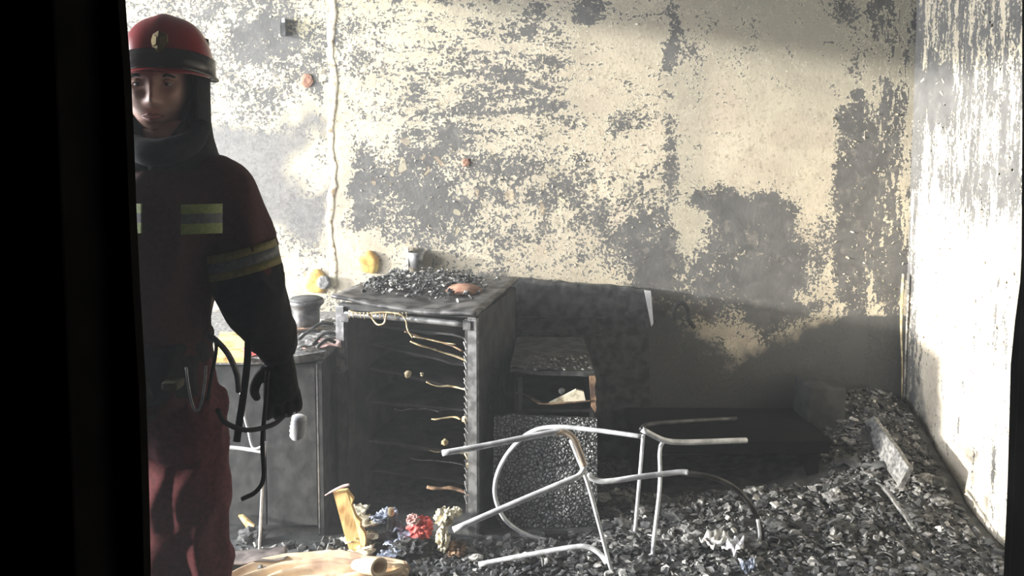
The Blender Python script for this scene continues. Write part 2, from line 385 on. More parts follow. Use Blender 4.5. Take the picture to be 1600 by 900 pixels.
bm = B(); box(bm, (XL-.15, -1.6, ZC), (XR+.15, YB+.15, ZC+.12)); struct('ceiling', bm, M_char)
# left wall with the window that lets the daylight in
WY0, WY1, WZ0, WZ1 = 2.15, 3.95, .12, 2.47
bm = B()
box(bm, (XL-.15, WY0-.1, 0), (XL, YB, WZ0)); box(bm, (XL-.15, WY0-.1, WZ1), (XL, YB, ZC))
# unseen low opening added beside the window so sun reaches the firefighter's leg
box(bm, (XL-.15, YF, 1.02), (XL, WY0-.1, ZC)); box(bm, (XL-.15, YF, 0), (XL, WY0-.1, .25)); box(bm, (XL-.15, YF, .25), (XL, 1.40, 1.02))
box(bm, (XL-.15, WY0-.1, WZ0), (XL, WY0, WZ1)); box(bm, (XL-.15, WY1, WZ0), (XL, YB, WZ1))
struct('wall_left', bm, M_char)
win = bpy.data.objects.new('window_1', None); COL.objects.link(win); win.location = (XL-.1, 3.05, WZ0); win['kind'] = 'structure'
bm = B()
for y in (WY0, WY1-.05): box(bm, (XL-.12, y, WZ0), (XL-.06, y+.05, WZ1))
for z in (WZ0, WZ1-.05): box(bm, (XL-.12, WY0, z), (XL-.06, WY1, z+.05))
link('window_frame', bm, M_char, win)
# wall with the doorway we look through: its edges are burnt black
def profile_wall(name, pts, xo, y0, y1, m):
    bm = B(); ps = [at(a, b, y1) for a, b in pts]; top = ps[0]; bot = ps[-1]
    line = [Vector((top.x, y0, ZC))]+ps+[Vector((bot.x, y0, 0))]
    line = [p for p in line if 0 <= p.z <= ZC]
    for p in line: p.y = y0
    out = line+[Vector((xo, y0, 0)), Vector((xo, y0, ZC))]
    slab(bm, out, (0, y1-y0, 0)); return struct(name, bm, m)
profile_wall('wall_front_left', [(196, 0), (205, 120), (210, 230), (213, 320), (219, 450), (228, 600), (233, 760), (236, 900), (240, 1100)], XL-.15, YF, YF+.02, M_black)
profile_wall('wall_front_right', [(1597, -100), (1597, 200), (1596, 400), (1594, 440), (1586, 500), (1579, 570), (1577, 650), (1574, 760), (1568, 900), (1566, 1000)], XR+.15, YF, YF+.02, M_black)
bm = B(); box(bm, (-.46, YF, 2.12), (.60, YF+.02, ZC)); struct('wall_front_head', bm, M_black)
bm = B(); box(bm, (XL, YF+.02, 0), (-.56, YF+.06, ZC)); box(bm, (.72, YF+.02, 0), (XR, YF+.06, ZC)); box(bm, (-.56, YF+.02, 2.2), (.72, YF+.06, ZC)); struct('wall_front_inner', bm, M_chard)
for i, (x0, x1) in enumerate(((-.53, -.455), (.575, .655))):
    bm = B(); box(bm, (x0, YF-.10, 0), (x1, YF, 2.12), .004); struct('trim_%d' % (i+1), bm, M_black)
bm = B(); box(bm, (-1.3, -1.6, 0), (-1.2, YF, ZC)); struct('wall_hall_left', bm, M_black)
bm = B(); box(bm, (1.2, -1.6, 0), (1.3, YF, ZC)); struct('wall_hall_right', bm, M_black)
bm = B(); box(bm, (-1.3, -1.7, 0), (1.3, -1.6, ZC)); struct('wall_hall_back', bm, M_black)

# curls of paint lifting off the walls
def curls(name, spots, m, nrm):
    bm = B(); n = Vector(nrm); tng = Vector((0, 0, 1)).cross(n)
    for p, s in spots:
        a = random.uniform(0, 6.28); e1 = (tng*math.cos(a)+Vector((0, 0, 1))*math.sin(a)); e2 = n.cross(e1)
        L_, W_ = s*random.uniform(.6, 1.4), s*random.uniform(.35, .8)
        rows = []
        for i in range(4):
            t = i/3; lift = s*.45*t*t
            w_ = W_*(.5+.5*math.sin(math.pi*(.2+.7*t)))*random.uniform(.8, 1.15)
            c = p+e1*L_*(t-.3)+n*(.0008+lift)
            rows.append((bm.verts.new(c-e2*w_*.5), bm.verts.new(c+n*.0015), bm.verts.new(c+e2*w_*.5)))
        for A, C_ in zip(rows, rows[1:]):
            for j in range(2): bm.faces.new((A[j], A[j+1], C_[j+1], C_[j]))
    me = bpy.data.meshes.new(name); bm.to_mesh(me); bm.free()
    return me
M_curl = mat('paint_curl', (.45, .38, .26), (.80, .74, .58), .8, scale=30, bump=0)
sp = []
for _ in range(420):
    px, py = random.uniform(330, 1040), random.gauss(260, 120)
    if 0 < py < 430 and not (px < 510 and 180 < py < 380): sp.append((at(px, py, YB), random.uniform(.004, .012)))
for _ in range(60):
    sp.append((at(random.uniform(1300, 1412), random.uniform(150, 480), YB), random.uniform(.005, .013)))
o = link('paint_flakes', curls('paint_flakes', sp, M_curl, (0, -1, 0)), M_curl, bpy.data.objects['wall_back']); o['kind'] = 'stuff'
sp = []
for _ in range(200):
    px, py = random.uniform(1425, 1590), random.uniform(-20, 560)
    sp.append((atx(px, py, XR), random.uniform(.006, .018)))
o = link('paint_flakes', curls('paint_flakes', sp, M_curl, (-1, 0, 0)), M_curl, bpy.data.objects['wall_right']); o['kind'] = 'stuff'
# scorched strip of wallpaper hanging in the corner
bm = B(); tube(bm, [at(1411, 428, 4.06), at(1409, 470, 4.06), at(1408, 520, 4.065), at(1410, 570, 4.07), at(1409, 630, 4.07)], [.008, .012, .008, .006, .004], 8, flat=.5)
tag(link('wallpaper_strip', bm, M_melt), 'thin yellow wallpaper strip hanging down the room corner', 'wallpaper')

# raised plaster seam running down the wall behind the counter
bm = B(); P = [at(519+3*math.sin(k*1.7), -60+k*40, YB) for k in range(14)]
tube(bm, P, [.010+.010*abs(math.sin(k*2.3)) for k in range(14)], 10, 4, flat=1, up=(0, -1, 0))
for v in bm.verts: v.co.y = YB-max(0, (YB-v.co.y))*.22; v.co.x += .016*mnoise.noise(v.co*16)+.008*mnoise.noise(v.co*40)
tag(link('plaster_seam', bm, mat('seam_plaster', (.38, .28, .18), (.86, .80, .62), .85, scale=38, bump=.5, lo=.36, hi=.5), bpy.data.objects['wall_back'], True), 'raised cream plaster seam')
# round things on the wall above the counter
def disc(px, py, r, name, m, label, cat, hole=None):
    c = at(px, py, YB); t = thing(name, (c.x, c.y, c.z), label, cat)
    R = Matrix.Rotation(math.pi/2, 3, 'X'); bm = B()
    prof = [(r*.98, 0), (r, .006), (r*.93, .013), (r*.55, .018), (r*.15, .017), (.001, .016)]
    lathe(bm, c, prof, 22, True, True, R)
    for v in bm.verts:
        a = math.atan2(v.co.z-c.z, v.co.x-c.x); k = 1+.07*math.sin(3*a+px)+.05*math.sin(5*a)
        v.co.x = c.x+(v.co.x-c.x)*k; v.co.z = c.z+(v.co.z-c.z)*k
    link('face_plate', bm, m, t, True)
    if hole:
        bm = B(); lathe(bm, c+Vector((r*.75, -.012, 0)), [(r*.55, 0), (r*.6, .012), (r*.3, .014), (.001, .01)], 16, True, True, R)
        tag(link('burnt_rim', bm, M_ash, t, True), 'grey charred rim')
    return t
disc(576, 410, .052, 'wall_disc', M_ochre, 'round ochre disc on the wall just above the burnt fridge', 'wall fitting')
disc(494, 440, .055, 'wall_disc', M_ochre, 'round ochre disc with grey burnt rim on the wall above the black pot', 'wall fitting', True)
c = at(650, 405, 4.07); t = thing('wall_cup', (c.x, c.y, c.z), 'bent grey metal cup fixed on the wall above the fridge', 'wall fitting')
bm = B(); lathe(bm, c, [(.030, -.035), (.036, 0), (.042, .035), (.038, .035), (.030, -.03)], 18, True, True); link('cup', bm, M_metal, t, True)
bm = B(); box(bm, at(636, 388, 4.05), at(640, 424, 4.095)); link('bracket', bm, M_pale, t)
c = at(443, 42, 4.08); t = thing('wall_switch', (c.x, 4.1, c.z), 'small black scorched switch high on the wall right of the red helmet', 'switch')
bm = B(); box(bm, at(437, 56, 4.07), at(449, 30, 4.10), .004); link('housing', bm, M_char, t)
bm = B(); box(bm, at(440, 35, 4.062), at(446, 29, 4.075), .002); link('button', bm, M_white, t)
for px, py, r in ((480, 126, .03), (727, 254, .02)):
    c = at(px, py, YB); bm = B(); lathe(bm, c, [(r, 0), (r*.9, .006), (r*.5, .008), (.001, .007)], 14, True, True, Matrix.Rotation(math.pi/2, 3, 'X'))
    for v in bm.verts: v.co += Vector((random.uniform(-.004, .004), 0, random.uniform(-.004, .004)))
    tag(link('wall_plug', bm, M_terra), 'brown round plug in the peeling wall ' + ('upper left, near the helmet' if r == .03 else 'at mid height above the fridge'), 'wall fitting')

# ---------------------------------------------------------------- burnt fridge
FR = Vector((-.141, 3.30, 0)); ang = math.radians(15)
ex = Vector((-math.cos(ang), math.sin(ang), 0)); ey = Vector((math.sin(ang), math.cos(ang), 0))   # ex: to the left along the front, ey: to the back
FW, FD, FH = .56, .60, .875
def fp(u, v, z): return FR+ex*u+ey*v+Vector((0, 0, z))
def fbox(bm, u0, v0, z0, u1, v1, z1, bev=0):
    Mx = Matrix(((ex.x, ey.x, 0, FR.x), (ex.y, ey.y, 0, FR.y), (0, 0, 1, 0), (0, 0, 0, 1)))
    box(bm, (u0, v0, z0), (u1, v1, z1), bev, Mx)
t = thing('refrigerator', FR+ex*FW/2+ey*FD/2, 'burnt-out small fridge without its door, rubble on its warped top', 'refrigerator')
bm = B(); fbox(bm, 0, .03, .03, .022, FD, FH-.03, .003); link('side_panel', bm, M_chard, t)
bm = B(); fbox(bm, FW-.022, .03, .03, FW, FD, FH-.03, .003); link('side_panel', bm, M_chard, t)
bm = B(); fbox(bm, 0, FD-.02, .03, FW, FD, FH-.03); link('back_panel', bm, M_liner, t)
bm = B(); fbox(bm, 0, .0, .0, FW, FD, .035); link('base_panel', bm, M_char, t)
bm = B(); fbox(bm, .02, .04, .035, .05, FD-.02, FH-.05); fbox(bm, FW-.05, .04, .035, FW-.02, FD-.02, FH-.05); fbox(bm, .02, FD-.06, .035, FW-.02, FD-.02, FH-.05)
link('liner', bm, M_liner, t)
bm = B(); fbox(bm, -.004, 0, 0, .022, .032, FH-.035, .004); tag(link('frame_post', bm, M_metal, t), 'bare grey steel post')
bm = B(); fbox(bm, FW-.022, 0, .60, FW+.003, .032, FH-.02, .004); tag(link('frame_post', bm, M_metal, t), 'bare grey steel post')
bm = B(); fbox(bm, FW-.022, 0, 0, FW, .032, .60, .004); tag(link('frame_post', bm, M_chard, t), 'blackened lower post')
# warped lid
bm = B(); nu, nv = 22, 18; vs = []
def lidz(u, v):
    a, b = u/FW, v/FD
    return FH+.003+.028*a*(1-b)+.016*b-.020*math.sin(math.pi*a)*(1-.6*b)+.006*mnoise.noise(Vector((a*4, b*4, 0)))-.012*(1-a)**3*(1-b)
top = [[bm.verts.new(fp(-.015+(FW+.03)*i/nu, -.02+(FD+.02)*j/nv, lidz(FW*i/nu, FD*j/nv))) for i in range(nu+1)] for j in range(nv+1)]
bot = [[bm.verts.new(q.co-Vector((0, 0, .013))) for q in r] for r in top]
for j in range(nv):
    for i in range(nu):
        bm.faces.new((top[j][i], top[j][i+1], top[j+1][i+1], top[j+1][i])); bm.faces.new((bot[j][i], bot[j+1][i], bot[j+1][i+1], bot[j][i+1]))
for i in range(nu):
    bm.faces.new((top[0][i], bot[0][i], bot[0][i+1], top[0][i+1])); bm.faces.new((top[nv][i], top[nv][i+1], bot[nv][i+1], bot[nv][i]))
for j in range(nv):
    bm.faces.new((top[j][0], top[j+1][0], bot[j+1][0], bot[j][0])); bm.faces.new((top[j][nu], bot[j][nu], bot[j+1][nu], top[j+1][nu]))
tag(link('top_panel', bm, M_metald, t, True), 'warped sooty sheet metal top')
bm = B(); fbox(bm, .0, .012, FH-.034, FW, .05, FH-.010); link('top_rail', bm, M_chard, t)
bm = B(); tube(bm, [fp(.035, .008, FH-.060), fp(.30, .004, FH-.050), fp(FW-.03, .008, FH-.048)], .012, 10); cb = tag(link('cross_bar', bm, M_metal, t, True), 'bare steel bar under the top')
for u in (.028, FW-.035):
    bm = B(); fbox(bm, u-.012, -.006, FH-.075, u+.012, .02, FH-.045, .003); link('bracket', bm, M_metald, cb)
# melted rims of the shelves, ribs of the inner wall
def rib(u0, z0, u1, z1, r, m, v=.06, sag=.0, lab=None, n=7, flat=.5):
    bm = B(); P = []
    for i in range(n):
        s = i/(n-1); P.append(fp(u0+(u1-u0)*s, v+.02*math.sin(s*5), z0+(z1-z0)*s-sag*math.sin(math.pi*s)+random.uniform(-.003, .003)))
    tube(bm, P, [r*random.uniform(.6, 1.3) for _ in P], 7, flat=flat)
    o = link('shelf_rim', bm, m, t, True)
    if lab: o['label'] = lab
    return o
def zf(py): return at(650, py, 3.37).z
def shelf(z, tilt, v0=.17, u0=.04, u1=FW-.05):
    bm = B(); a = fp(u0, v0, z-tilt); b = fp(u1, v0, z); c = fp(u1, FD-.07, z+.01); d = fp(u0, FD-.07, z-tilt+.01)
    slab(bm, ragged(a, b, .006, 9)+[b, c, d], (0, 0, -.008)); link('shelf', bm, M_liner, t)
for py, tl in ((530, .02), (560, .07), (600, .06), (655, .005), (720, .02), (770, .01)): shelf(zf(py), tl)
rib(.07, zf(550), .30, zf(524), .006, M_woodburnt, .07)
rib(.04, zf(576), .30, zf(545), .007, M_melt, .13, .005, 'pale melted shelf edge')
rib(.045, zf(606), .20, zf(598), .006, M_melt, .04, .008, 'pale melted shelf edge')
rib(.07, zf(654), .18, zf(654), .006, M_melt, .04, 0, 'pale melted shelf edge')
rib(.18, zf(654), .36, zf(653), .003, M_ash, .10)
rib(.04, zf(725), .22, zf(716), .004, M_melt, .12); rib(.04, zf(742), .30, zf(732), .004, M_ash, .12)
rib(.03, zf(770), .20, zf(760), .010, M_woodburnt, .04)
for u, z, r in ((.045, 652, .014), (.035, 705, .016), (.03, 722, .012), (.13, 690, .012), (.28, 588, .013), (.22, 587, .006)):
    bm = B(); bmesh.ops.create_icosphere(bm, subdivisions=2, radius=r, matrix=Matrix.Translation(fp(u, .03, zf(z))))
    for v in bm.verts: v.co += Vector([random.uniform(-.004, .004) for _ in range(3)])
    link('melted_blob', bm, M_melt, t, True)
bm = B()
for k in range(26):
    u = .03+.012*math.sin(k); z = .12+.65*k/26
    tube(bm, [fp(.028+random.uniform(0, .01), .01, z), fp(.045, .015, z+random.uniform(.01, .03))], random.uniform(.002, .005), 5, 1)
link('melted_seal', bm, M_ash, t)
# hanging melted seal under the bar
bm = B()
for (a, b) in (((565, 476), (600, 486)), ):
    pass
tube(bm, [at(545, 486, 3.38), at(565, 490, 3.37), at(600, 488, 3.36), at(625, 491, 3.35), at(634, 500, 3.35), at(637, 515, 3.35), at(645, 528, 3.35)], .0035, 6)
tube(bm, [at(575, 488, 3.37), at(582, 498, 3.37), at(590, 507, 3.36), at(600, 505, 3.36), at(604, 490, 3.36)], .0038, 6)
tube(bm, [at(645, 526, 3.36), at(668, 530, 3.36), at(690, 535, 3.35), at(712, 538, 3.34)], .0025, 6)
for k in range(16):
    x = 545+6*k; tube(bm, [at(x, 488, 3.365), at(x+1, 493+random.uniform(0, 6), 3.365)], [.003, .001], 5, 1)
tag(link('door_seal', bm, M_melt, t, True), 'melted cream seal hanging in loops')
# burnt rubble on its lid
def flake(bm, p, s, mi=0, flatness=.3, fixed=None):
    n = random.randint(4, 6); R = Matrix.Rotation(random.uniform(0, 6.28), 3, 'Z') @ Matrix.Rotation(random.gauss(0, .5), 3, 'X') @ Matrix.Rotation(random.gauss(0, .4), 3, 'Y')
    a = [R @ Vector((s*random.uniform(.6, 1.1)*math.cos(6.283*i/n), s*random.uniform(.4, .8)*math.sin(6.283*i/n), random.uniform(-.1, .1)*s)) for i in range(n)]
    th = R @ Vector((0, 0, s*flatness*random.uniform(.5, 1.4)))
    va = [bm.verts.new(p+q) for q in a]; vb = [bm.verts.new(p+q*.8+th) for q in a]
    f = [bm.faces.new(va[::-1]), bm.faces.new(vb)]+[bm.faces.new((va[i], va[(i+1)%n], vb[(i+1)%n], vb[i])) for i in range(n)]
    for q in f: q.material_index = mi
bm = B()
for _ in range(900):
    u, v = random.uniform(.05, FW-.01), random.uniform(.10, FD-.03)
    if u < .14 and random.random() < .8: continue
    if v < .2 and random.random() < .6: continue
    hh = .035*math.exp(-((u-.33)/.2)**2)*random.random()
    flake(bm, fp(u, v, lidz(u, v)+.004+hh), random.uniform(.005, .018), random.choices((0, 1, 2), (6, 4, .7))[0])
o = link('fridge_rubble', bm, [M_char, M_ash, M_pale]); tag(o, 'crust of char and ash heaped on the fridge top', 'rubble', kind='stuff')
cc = fp(.14, .30, lidz(.14, .30)); bm = B(); bmesh.ops.create_uvsphere(bm, u_segments=24, v_segments=12, radius=1)
for v in bm.verts: v.co = Vector((v.co.x*.075, v.co.y*.07, max(v.co.z, -.1)*.03+.004))+cc
tag(link('melted_lid', bm, M_terra, None, True), 'reddish brown domed pot lid lying on the fridge top', 'lid')

# ---------------------------------------------------------------- side table / counter to the left
CX0, CX1, CY0, CY1, CH = -1.62, -.715, 3.30, 4.06, .70
t = thing('base_cabinet', ((CX0+CX1)/2, 3.7, 0), 'charred low cabinet left of the fridge, clutter and a pot on it', 'cabinet')
bm = B()
out = [Vector((CX0, CY0-.01, CH)), Vector((-1.0, CY0-.02, CH)), Vector((-.80, CY0+.0, CH)), Vector((-.715, CY0+.06, CH)), Vector((CX1+.01, CY0+.14, CH)), Vector((CX1+.01, CY1, CH)), Vector((CX0, CY1, CH))]
slab(bm, out, (0, 0, -.028)); tag(link('tabletop', bm, M_ash, t), 'ash grey burnt top')
bm = B(); box(bm, (CX1-.022, CY0, 0), (CX1, CY1, CH-.028)); link('side_panel', bm, M_chard, t)
bm = B(); box(bm, (CX0, CY0, 0), (CX0+.022, CY1, CH-.028)); link('side_panel', bm, M_chard, t)
bm = B(); box(bm, (CX0, CY1-.015, 0), (CX1, CY1, CH-.028)); link('back_panel', bm, M_chard, t)
bm = B(); box(bm, (CX1-.021, CY0-.001, .01), (CX1-.016, CY0+.004, CH-.03)); tag(link('edge_strip', bm, M_metal, t), 'thin pale edge strip')
for x0, x1 in ((-1.16, -.935), (-.93, CX1-.024)):
    bm = B(); box(bm, (x0, CY0+.004, .04), (x1, CY0+.022, CH-.035), .003); link('door_panel', bm, M_chard, t)
bm = B(); box(bm, (CX0+.03, CY0+.03, .30), (-1.17, CY1-.02, .318)); link('shelf', bm, M_char, t)
# items on it
def rnd_sheet(bm, c, sx, sy, rot, amp, nx=10, ny=8, th=.004, mi=0, seed=0):
    R = Matrix.Rotation(rot, 3, 'Z'); g = []
    for j in range(ny+1):
        row = []
        for i in range(nx+1):
            x, y = (i/nx-.5)*sx, (j/ny-.5)*sy
            z = amp*(1+mnoise.noise(Vector((x/sx*4+seed, y/sy*4, seed))))+amp*.5*mnoise.noise(Vector((x/sx*9, y/sy*9+seed, 3)))
            row.append(Vector(c)+R@Vector((x*(1+.15*mnoise.noise(Vector((y*20, seed, 1)))), y, z)))
        g.append(row)
    a = [[bm.verts.new(p) for p in r] for r in g]
    for j in range(ny):
        for i in range(nx):
            f = bm.faces.new((a[j][i], a[j][i+1], a[j+1][i+1], a[j+1][i])); f.material_index = mi
def sheet_obj(name, m, c, sx, sy, rot, amp, label, cat, group=None, parent=None, th=.003, seed=0, **k):
    bm = B(); rnd_sheet(bm, c, sx, sy, rot, amp, seed=seed, **k)
    o = link(name, bm, m, parent, True); md = o.modifiers.new('t', 'SOLIDIFY'); md.thickness = th
    return tag(o, label, cat, group)
def onc(px, py):   # a point of the cabinet top
    for Y in np.arange(3.2, 4.1, .005):
        if at(px, py, float(Y)).z > CH: continue
        return Vector((at(px, py, float(Y)).x, float(Y), CH))
    return Vector((at(px, py, 3.9).x, 3.9, CH))
bm = B(); a, b, c_, d_ = onc(334, 572), onc(392, 568), onc(386, 528), onc(344, 526)
for q in (a, b, c_, d_): q.z = CH+.002
slab(bm, [a, b, c_, d_], (0, 0, .018)); tag(link('cutting_board', bm, M_wood), 'yellow wooden board on the low cabinet beside the firefighter', 'board')
p = onc(400, 565); sheet_obj('red_rag', M_red, p+Vector((0, .03, .022)), .10, .14, .4, .012, 'crumpled red and white rag on the low cabinet, behind the firefighter\'s hand', 'rag', seed=3)
p = onc(402, 574); sheet_obj('paper_scrap', M_pale, p+Vector((0.02, .0, .022)), .12, .05, .2, .006, 'white paper scrap on the low cabinet edge under the red rag', 'paper', seed=8)
for i, (px, py, s, r, m, lb) in enumerate(((470, 520, .16, .5, M_woodburnt, 'orange brown scorched scrap beside the black pot'), (500, 530, .14, -.3, M_ash, 'grey curled scrap on the low cabinet near the fridge post'), (505, 543, .14, .1, M_pink, 'pinkish scorched scrap at the right corner of the low cabinet'), (480, 545, .13, .8, M_ash, 'grey charred scrap in the middle of the low cabinet top'), (514, 508, .07, .2, M_pale, 'small whitish lump between the black pot and the fridge'))):
    p = onc(px, py); sheet_obj('burnt_scrap', m, p+Vector((0, 0, .006)), s, s*.6, r, .013, lb, 'scrap', seed=i*3.3+1)
for i, (a, b) in enumerate((((478, 530), (520, 515)), ((488, 548), (522, 530)), ((466, 540), (500, 528)), ((495, 552), (524, 545)))):
    p, q = onc(*a), onc(*b); bm = B(); tube(bm, [p+Vector((0, 0, .022)), p.lerp(q, .5)+Vector((0, .01, .04)), q+Vector((0, 0, .024))], .007, 7)
    tag(link('charred_stick', bm, M_char, None, True), 'charred stick %s on the low cabinet' % ('nearest the black pot', 'lying across the middle scraps', 'under the other sticks, leftmost', 'nearest the front right edge')[i], 'stick', 'charred sticks on the low cabinet')
# pot
p = onc(479, 514)
t = thing('cooking_pot', p, 'black pot with flared rim on the low cabinet', 'pot')
bm = B(); lathe(bm, p, [(.040, .001), (.052, .008), (.056, .05), (.056, .085), (.062, .098), (.074, .108), (.077, .118), (.072, .128), (.066, .124), (.055, .100), (.050, .02), (.001, .015)], 30, True, True)
link('body', bm, M_metald, t, True)
bm = B(); lathe(bm, p, [(.073, .126), (.060, .134), (.030, .139), (.001, .140)], 28, True, False); link('lid', bm, M_char, t, True)
# stool legs left behind the firefighter's gear
t = thing('stool', (at(410, 700, 3.1).x, 3.1, 0), 'thin pale metal stool frame standing behind the firefighter\'s hanging strap', 'stool')
def rod(name, pts, r, m, parent, Y=None, lab=None, seg=10, sm=6, flat=None):
    bm = B(); tube(bm, pts, r, seg, sm, flat=flat); o = link(name, bm, m, parent, True)
    if lab: o['label'] = lab
    return o
rod('leg', [at(414, 690, 3.1), at(410, 760, 3.1), at(406, 842, 3.12), Vector((at(405, 860, 3.13).x, 3.13, .01))], .005, M_tube, t)
rod('leg', [at(375, 600, 3.15), at(380, 640, 3.13), at(388, 672, 3.12), at(396, 700, 3.10), at(414, 696, 3.1)], .005, M_tube, t)
rod('stretcher', [at(330, 698, 3.12), at(370, 700, 3.12), at(413, 706, 3.1)], .007, M_tube, t)
rod('leg', [at(332, 690, 3.12), at(334, 760, 3.12), Vector((at(334, 850, 3.12).x, 3.12, .01))], .005, M_tube, t)
p = at(388, 822, 3.05); bm = B(); slab(bm, [at(372, 806, 3.285), at(379, 806, 3.285), at(397, 822, 3.24), at(391, 834, 3.24)], (0, .012, 0)); tag(link('wood_splinter', bm, M_wood), 'short pale wood splinter lying by the foot of the low cabinet', 'splinter')
bm = B(); bmesh.ops.create_icosphere(bm, subdivisions=3, radius=1)
for v in bm.verts: k = 1+.5*mnoise.noise(v.co*2.2); c = at(394, 846, 3.24); v.co = Vector((v.co.x*.05, v.co.y*.03, v.co.z*.035))*k+Vector((c.x, 3.24, .03))
tag(link('char_clump', bm, M_char), 'dark char clump under the pale wood splinter by the stool foot', 'rubble')

# ---------------------------------------------------------------- charred kitchen unit right of the fridge
UX0, UX1, UY0, UY1 = .022, .318, 3.37, 3.93
zb = lambda py: at(870, py, UY0).z
t = thing('drawer_unit', (.15, 3.6, 0), 'charred kitchen unit right of the fridge with cracked black door and open drawer gap', 'cabinet')
bm = B(); slab(bm, ragged((UX0-.03, UY0+.005, zb(582)), (UX1-.02, UY0+.005, zb(590)), .006, 14)+[Vector((UX1+.0, UY0+.01, zb(590))), Vector((UX1, UY1, zb(590))), Vector((UX0, UY1, zb(590)))], (0, 0, .018)); link('worktop', bm, M_char, t)
bm = B()
for _ in range(260):
    x = random.uniform(UX0+.01, UX1-.01); flake(bm, Vector((x, UY0+random.uniform(0, .2), zb(584)+.016)), random.uniform(.003, .010), random.choices((0, 1, 2), (2, 5, 1))[0])
o = link('crust', bm, [M_char, M_ash, M_pale], t); o['kind'] = 'stuff'; o['label'] = 'line of pale ash along the front edge'
bm = B(); box(bm, (UX0, UY0+.01, .0), (UX0+.018, UY1, zb(590))); link('side_panel', bm, M_chard, t)
bm = B(); box(bm, (UX1-.016, UY0+.03, .0), (UX1, UY1, zb(590))); link('side_panel', bm, M_chard, t)
bm = B(); box(bm, (UX0, UY1-.015, .0), (UX1, UY1, zb(590))); link('back_panel', bm, M_chard, t)
bm = B(); box(bm, (UX0+.018, UY0+.03, zb(648)), (UX1-.016, UY1-.015, zb(648)+.012)); link('rail', bm, M_chard, t)
# door with rough bottom left edge, thick and cracked
bm = B()
P = [at(772, 652, UY0), at(800, 648, UY0), at(933, 656, UY0), at(933, 815, UY0), at(926, 850, UY0), at(880, 862, UY0), at(812, 866, UY0), at(795, 845, UY0), at(775, 808, UY0), at(770, 760, UY0)]
slab(bm, P, (0, .02, 0)); d = link('door', bm, M_allig, t)
bm = B(); box(bm, at(851, 836, UY0-.004), at(886, 824, UY0+.004)); link('hinge_plate', bm, M_rubber, d)
# real blisters on the door
bm = B(); ico = []
for _ in range(1500):
    px, py = random.uniform(776, 930), random.uniform(652, 860)
    if px < 800 and py > 800+ (px-775)*2: continue
    c = at(px, py, UY0-.0005); s = random.uniform(.004, .0085)
    r = bmesh.ops.create_icosphere(bm, subdivisions=1, radius=1, matrix=Matrix.Translation(c) @ Matrix.Rotation(random.uniform(0, 3), 4, 'Y') @ Matrix.Diagonal((s, s*.45, s*random.uniform(.5, .8), 1)))
o = link('char_blisters', bm, M_allig, d, True); o['kind'] = 'stuff'
# drawer: burnt wood post, sagging bottom, splinters
bm = B(); a = at(921, 590, UY0-.01); b = at(932, 642, UY0+.01)
slab(bm, [at(921, 588, UY0)]+ragged(at(930, 588, UY0), at(932, 645, UY0), .003, 8, (1, 0, 0))+[at(930, 645, UY0), at(924, 636, UY0)], (0, .02, 0)); dr = tag(link('drawer_post', bm, M_woodburnt, t), 'scorched orange wooden post')
dw = rod('drawer_bottom', [at(820, 615, UY0+.05), at(838, 628, UY0+.02), at(850, 631, UY0), at(890, 629, UY0), at(924, 626, UY0)], [.003, .004, .006, .006, .005], M_woodburnt, t, flat=.6)
bm = B(); slab(bm, [at(858, 630, UY0), at(900, 609, UY0), at(912, 612, UY0), at(915, 626, UY0), at(880, 628, UY0)], (0, .015, 0)); tag(link('drawer_side', bm, M_creamp, dw), 'pale bare wood wedge')
rod('splinter', [at(806, 613, UY0+.06), at(825, 619, UY0+.05), at(848, 630, UY0+.02)], .0035, M_ash, t)
bm = B(); bmesh.ops.create_icosphere(bm, subdivisions=2, radius=.014, matrix=Matrix.Translation(at(878, 611, UY0+.03))); tag(link('door_knob', bm, M_ash, None, True), 'small round ashen knob lying inside the open drawer gap', 'knob')
# splashback board, its dark face partly standing in for shade on the wall
bm = B()
P = [at(770, 436, 4.05)]+ragged(at(792, 434, 4.05), at(1012, 452, 4.05), .006, 16)+[at(1012, 452, 4.05)]
z0 = [Vector((at(1018, 700, 4.05).x, 4.05, 0.0)), Vector((at(772, 700, 4.05).x, 4.05, 0.0))]
slab(bm, P+z0, (0, .03, 0)); t2 = thing('back_board', (.3, 4.06, 0), 'big charred board, part wall shade, standing against the wall behind the kitchen unit', 'board')
link('board', bm, M_char, t2)
bm = B(); slab(bm, [at(1007, 454, 4.02), at(1017, 455, 4.02), at(1021, 505, 4.02), at(1018, 510, 4.02)], (0, .012, 0)); tag(link('edge_strip', bm, M_white, t2), 'bright white metal sliver')
for py, x0, x1 in ((522, 800, 940), (540, 800, 930), (495, 800, 960)):
    bm = B(); tube(bm, [at(x0, py, 4.04), at((x0+x1)/2, py+2, 4.035), at(x1, py+1, 4.04)], .006, 7, flat=.6); link('board_batten', bm, M_char, t2, True)
# hook shaped cable on the wall
bm = B(); tube(bm, [at(1052, 500, 4.06), at(1053, 484, 4.06), at(1062, 474, 4.06), at(1073, 480, 4.06), at(1077, 500, 4.07), at(1085, 512, 4.08)], .010, 8)
tag(link('burnt_cable', bm, M_chard, None, True), 'hook shaped charred cable on the wall right of the white sliver', 'cable')

